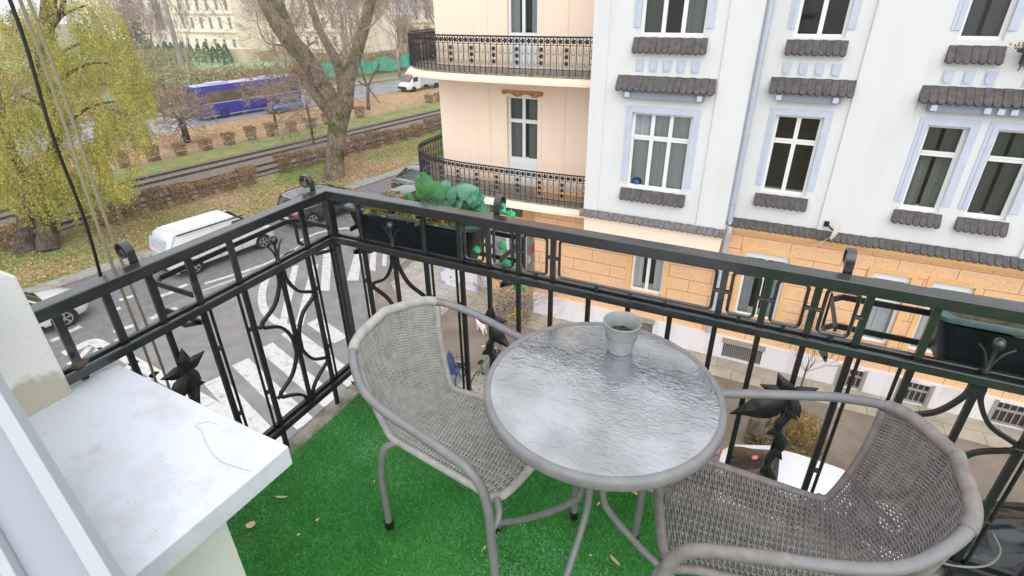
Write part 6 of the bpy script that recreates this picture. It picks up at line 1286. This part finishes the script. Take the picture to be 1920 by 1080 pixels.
# ---------------- wicker chairs
def chair(label, mt_r, loc, rz, bare=0.0):
    root = thing('wicker_chair', label, 'chair', loc, rz, 'wicker armchairs at the glass table')
    hw, xb, xf, za, zb, hf = .245, -.286, .32, .60, .716, .208
    loop = catmull([(xf, hf, 0), (xf - .007, hf + .01, .30), (xf - .012, hf + .02, za - .10), (xf - .05, (hw + hf) / 2 + .01, za - .01), (xf - .155, hw - .004, za + .012), (-.05, hw, za + (zb - za) * .30), (xb * .55, hw * .89, za + (zb - za) * .55), (xb * .86, hw * .6, za + (zb - za) * .85), (xb, 0, zb)], 8)
    loop = loop + [Vector((p.x, -p.y, p.z)) for p in reversed(loop[:-1])]
    m = MB(); m.sweep(loop, .0125, 12); m.build('arm_frame', 'tube_grey', root, 60, world=False)
    # wrapped section at the top of the back
    apex = loop[54:75]
    m = MB()
    def wrap(pts, r0, pitch=.0042, amp=.0011):
        pts = [Vector(p) for p in pts]; L = [0]
        for a, b in zip(pts[:-1], pts[1:]): L.append(L[-1] + (b - a).length)
        n = max(6, int(L[-1] / (pitch / 4))); q = []; rr = []; j = 0
        for i in range(n + 1):
            d = L[-1] * i / n
            while j < len(L) - 2 and L[j + 1] < d: j += 1
            f = (d - L[j]) / max(1e-9, L[j + 1] - L[j]); q.append(pts[j].lerp(pts[j + 1], f)); rr.append(r0 + amp * (1 + math.cos(2 * PI * d / pitch)) / 2)
        return q, rr
    q, rr = wrap(apex, .0148); m.sweep(q, rr, 10); m.build('wrapped_back_rim', mt_r, root, 180, world=False)
    armw = [p for p in loop if p.x > .06 and p.z > .45 and p.y > 0]
    if bare: m = MB(); q, rr = wrap(armw, .0138); m.sweep(q, rr, 10); m.build('wrapped_arm', mt_r, root, 180, world=False)
    # woven surface
    W0, W1 = .178, .142; ni = len(apex) - 1
    def S(s, t):
        if t <= 1:
            w = W0 + (W1 - W0) * t; x = .30 - .455 * t; cz = .455 - .085 * t - .016 * (1 - s * s) * math.sin(PI * min(1, t + .1))
            x += -.018 * (abs(s) ** 6) * (1 - t) ; z = cz - .015 * max(0, .08 - t) / .08
            return Vector((x, s * w, z))
        u = t - 1; f = (1 - s) / 2 * ni; i0 = min(int(f), ni - 1); A = apex[i0].lerp(apex[i0 + 1], f - i0) + Vector((.006, 0, -.010))
        B = Vector((-.155, s * W1, .370 - .016 * (1 - s * s) * .3)); b = B.lerp(A, u)
        b.x -= .030 * math.sin(PI * u) * (1 - s * s * .5)
        return b
    def Ssm(s, t):    # soften the crease between seat and back
        if .86 < t < 1.14: return (S(s, t - .07) + S(s, t) * 2 + S(s, t + .07)) / 4
        return S(s, t)
    def Nn(s, t):
        a = Ssm(min(1, s + .02), t) - Ssm(max(-1, s - .02), t); b = Ssm(s, min(2, t + .01)) - Ssm(s, max(0, t - .01))
        n = a.cross(b)
        if n.length < 1e-9: return Vector((0, 0, 1))
        n.normalize(); return n
    NW = 15
    # warps: double flat canes front to back
    for grp in range(1):
        m = MB()
        for k in range(1, NW):
            s = -1 + 2 * k / NW
            pts = [Ssm(s * .985, t * 2 / 70) for t in range(71)]
            m.sweep(pts, 1, prof=[(-.0012, -.0030), (.0012, -.0030), (.0012, .0030), (-.0012, .0030)], up=(0, 0, 1) , caps=False)
        m.build('weave_warp', mt_r, root, world=False)
    m = MB(); nrow = 138; r = .00278; sp = NW * 2
    for i in range(nrow):
        t = .01 + 1.985 * i / (nrow - 1); sgn = 1 if i % 2 else -1; pts = []
        for k in range(sp + 1):
            s = -1 + 2 * k / sp; b = Ssm(s, t); n = Nn(s, t)
            pts.append(b + n * (.0034 * sgn * math.cos(PI * k / 2 + PI / 2 * 0) * (1 if k % 2 == 0 else 0)))
        m.sweep(pts, r * (1 + .1 * math.sin(i * 1.7)), 4, caps=False)
    m.build('weave_weft', mt_r, root, 180, world=False)
    # side rims
    for sg in (1, -1):
        m = MB(); pts = catmull([Ssm(sg, t) for t in (0, .12, .3, .5, .7, .86, 1, 1.12, 1.3, 1.5, 1.7, 1.85, 1.98)], 5); q, rr = wrap(pts, .0095); m.sweep(q, rr, 8); m.build('wrapped_side_rim', mt_r, root, 180, world=False)
    m = MB(); pts = [Ssm(-1, .02)] + [Ssm(-1 + 2 * k / 12, 0) for k in range(1, 12)] + [Ssm(1, .02)]; q, rr = wrap(pts, .011); m.sweep(q, rr, 8); m.build('wrapped_front_rim', mt_r, root, 180, world=False)
    for sg in (1, -1):
        m = MB(); m.sweep(catmull([(.295, sg * .172, .452), (.318, sg * .195, .43), (.314, sg * .222, .40)], 5), .0095, 10); m.build('front_bracket', 'tube_grey', root, 60, world=False)
        m = MB(); m.sweep(catmull([(-.125, sg * .142, .372), (-.155, sg * .172, .345), (-.165, sg * .190, .25), (-.165, sg * .192, .12), (-.165, sg * .192, 0)], 6), .0115, 10); m.build('rear_leg', 'tube_grey', root, 60, world=False)
        for x, y in ((-.165, sg * .192), (.32, sg * .208)): m = MB(); m.lathe([(.0001, 0), (.0145, 0), (.0145, .03), (.0001, .03)], 12, (x, y, 0)); m.build('foot_cap', 'black_plastic', root, 40, world=False)
    return root
CH1 = chair('grey wicker armchair left of the table with its back in the railing corner', 'rattan', (-.702, 1.041, DZ + .006), R_(-11))
CH2 = chair('brownish wicker armchair at the lower right, facing left towards the table', 'rattan_brown', (.221, 1.068, DZ + .006), R_(194.6), 1)
m = MB(); m.sweep(catmull([onx(1872, 1000, .62) + Vector((0, 0, 0)), at(1875, 1040, 1.15), at(1840, 1062, 1.12), at(1790, 1060, 1.1), at(1755, 1050, 1.1)], 6) if False else catmull([at(1862, 1000, 1.3), at(1875, 1035, 1.3), at(1850, 1060, 1.3), at(1800, 1062, 1.3), at(1750, 1052, 1.3)], 6), .0028, 6); tag(m.build('loose_wire', 'tube_grey', None, 60), 'loose grey wire loop hanging behind the right chair back', 'wire')
# ---------------- table
TX, TY = -.257, 1.052; TZ = 9.71
tb = thing('glass_table', 'round grey bistro table with patterned glass top between the two chairs', 'table', (TX, TY, DZ))
m = MB(); m.lathe([(.0001, TZ - .005), (.291, TZ - .005), (.291, TZ), (.0001, TZ)], 96, (TX, TY, 0)); m.build('glass_top', 'table_glass', tb, 40)
m = MB(); m.lathe([(.285, TZ - .007), (.286, TZ + .0015), (.292, TZ + .004), (.299, TZ + .002), (.3035, TZ - .004), (.304, TZ - .022), (.300, TZ - .028), (.292, TZ - .028), (.290, TZ - .009), (.285, TZ - .007)], 96, (TX, TY, 0)); m.build('rim', 'tube_grey', tb, 50)
for a in (183, 264, 4, 93):
    c, s_ = math.cos(R_(a)), math.sin(R_(a)); m = MB()
    pr = [(.25, .69), (.20, .675), (.10, .62), (.045, .52), (.028, .40), (.032, .31), (.06, .25), (.17, .135), (.265, .06), (.30, .035), (.312, 0)]
    m.sweep(catmull([(TX + r * c, TY + r * s_, DZ + z) for r, z in pr], 6), .0105, 10); m.build('leg', 'tube_grey', tb, 60)
    m = MB(); m.lathe([(.0001, 0), (.0135, 0), (.0135, .02), (.0001, .02)], 12, (TX + .312 * c, TY + .312 * s_, DZ + .004)); m.build('foot_cap', 'black_plastic', tb, 40)
m = MB(); pts = [(TX + .035 * math.cos(k * PI / 12), TY + .035 * math.sin(k * PI / 12), DZ + .41) for k in range(24)]; m.sweep(pts, .005, 6, closed=True); m.build('leg_ring', 'tube_grey', tb, 60)
# pot on the table
pc = G(1162, 655, TZ)
pot = thing('metal_pot', 'small grey green metal flower pot standing on the glass table', 'pot', (pc.x, pc.y, TZ))
m = MB(); m.lathe([(.0001, 0), (.034, 0), (.035, .004), (.0345, .012), (.0365, .013), (.0510, .090), (.053, .092), (.053, .0945), (.0510, .095), (.0495, .092), (.036, .018), (.0001, .016)], 48, (pc.x, pc.y, TZ + .001)); m.sweep([(pc.x - .037 * .30, pc.y - .037 * .954, TZ + .014), (pc.x - .0512 * .30, pc.y - .0512 * .954, TZ + .089)], .0009, 5); m.build('pot_body', 'pot_metal', pot, 35)
m = MB(); vs = []; fs = []; nr, ns = 10, 32
for i in range(nr):
    for k in range(ns): r = .0445 * (i + .01) / (nr - 1); a = 2 * PI * k / ns; vs.append((pc.x + r * math.cos(a), pc.y + r * math.sin(a), TZ + .052 + .006 * noise.noise((r * math.cos(a) * 90, r * math.sin(a) * 90, 2))))
for i in range(nr - 1):
    for k in range(ns): l = (k + 1) % ns; fs.append((i * ns + k, i * ns + l, (i + 1) * ns + l, (i + 1) * ns + k))
m.add(vs, fs); m.build('soil', 'soil', pot, 180)
# ---------------- sill, pier, window frame, cables
sw = thing('parapet_wall', 'low white plastered wall stub carrying the wide white sill', 'wall', (-1.2, .3, DZ))
MB().box(-1.60, -.885, .02, .41, 9.0, 9.672).build('wall_body', 'plaster', sw)
m = MB(); m.prism([(-1.62, .10), (-.84, .215), (-.825, .555), (-1.475, .575), (-1.565, .535), (-1.62, .45)], 9.665, 9.72, lambda a, b, h: (a, b, h)); o = m.build('sill', 'sill_white', sw); bv = o.modifiers.new('b', 'BEVEL'); bv.width = .004; bv.segments = 3
def crack(pts, m, w=.0011):
    P3 = [G(x, y, 9.7206) for x, y in pts]
    for a, b in zip(P3[:-1], P3[1:]): m.bar(a, b, w, .0008)
m = MB(); crack([(366, 800), (378, 807), (383, 822), (388, 835), (400, 852), (415, 866), (432, 872), (447, 877), (460, 881), (470, 884)], m); crack([(366, 800), (372, 794), (392, 791), (410, 796)], m, .0006); crack([(30, 745), (60, 740), (110, 725), (160, 702), (205, 690)], m, .0008)
m.build('hairline_crack', 'crack', sw)
m = MB()
for px, py in ((93, 816), (206, 833), (231, 860), (302, 865), (135, 858), (292, 996), (233, 989), (240, 940)): g = G(px, py, 9.7206); m.disc(.0008 + .0008 * random.random(), g, 8, 'Z', .001)
m.build('dirt_speck', 'crack', sw)
m = MB(); x0, x1, y0, y1 = -2.3, -1.462, -.2, .455
m.prism([(y0, 9.0), (y1, 9.0), (y1, 10.055), (y1 - .03, 10.085), (y0, 10.10)], x0, x1, lambda a, b, h: (h, a, b)); o = m.build('wall_pier', 'pier_plaster'); tag(o, 'white plastered wall pier with a bare stained patch at the left edge', 'pier')
bv = o.modifiers.new('b', 'BEVEL'); bv.width = .006; bv.segments = 2
# orange bit where the railing meets the sill
m = MB(); q = onx(150, 683, XL + .01); crumple(m, (q.x, q.y, q.z), .014, .02, .009, 3.3, .5, 14, 8); tag(m.build('foam_blob', 'wood', None, 180), 'brown crumbly foam blob where the railing meets the white sill', 'foam')
# open window sash in the lower left corner
A0, A1 = at(-42, 667, .92), at(240, 1130, .80); ax = (A1 - A0).normalized(); side_ = (at(-60, 900, .84) - at(100, 855, .86)); side_ = (side_ - ax * side_.dot(ax)).normalized(); nrm = ax.cross(side_).normalized()
if nrm.dot(CAM - A0) < 0: nrm = -nrm
wf = thing('window_sash', 'white plastic window sash standing open in the lower left corner', 'window', tuple(A1))
def slat(w0, w1, d0, d1, name, mt):
    m = MB(); e0, e1 = A0 - ax * .3, A1 + ax * .3
    cs = [side_ * w0 + nrm * d0, side_ * w1 + nrm * d0, side_ * w1 + nrm * d1, side_ * w0 + nrm * d1]
    m.add([e0 + c for c in cs] + [e1 + c for c in cs], [(0, 1, 2, 3), (7, 6, 5, 4), (0, 4, 5, 1), (1, 5, 6, 2), (2, 6, 7, 3), (3, 7, 4, 0)]); o = m.build(name, mt, wf); bv = o.modifiers.new('b', 'BEVEL'); bv.width = .002; bv.segments = 2
slat(0, .024, -.03, 0, 'outer_profile', 'pvc'); slat(.024, .105, -.03, -.022, 'recess', 'pvc_shaded'); slat(.105, .122, -.03, -.004, 'glazing_bead', 'pvc'); slat(.122, .127, -.03, -.012, 'rubber_seal', 'pvc_seal'); slat(.127, .26, -.03, -.006, 'inner_profile', 'pvc')
# hanging cable and two ropes beside the pier
for nm, mt, r, top, bot, x, lab, cat in (('hanging_cable', 'cable', .0042, (3, -40), (190, 515), -1.60, 'black cable hanging outside the railing beside the two ropes', 'cable'), ('hanging_rope', 'rope', .0042, (22, -40), (290, 715), -1.62, 'pale rope hanging just right of the black cable', 'rope'), ('hanging_rope', 'rope', .0042, (38, -40), (306, 700), -1.66, 'pale rope hanging furthest right beside the railing', 'rope')):
    a, b = onx(*top, x), onx(*bot, x); b2 = b + (b - a) * .25 if mt == 'rope' else b + (b - a) * .05
    m = MB(); n = 30; m.sweep([a.lerp(b2, k / n) + Vector((0, .004 * math.sin(k * .35), 0)) for k in range(n + 1)], r, 7); tag(m.build(nm, mt, None, 60), lab, cat)
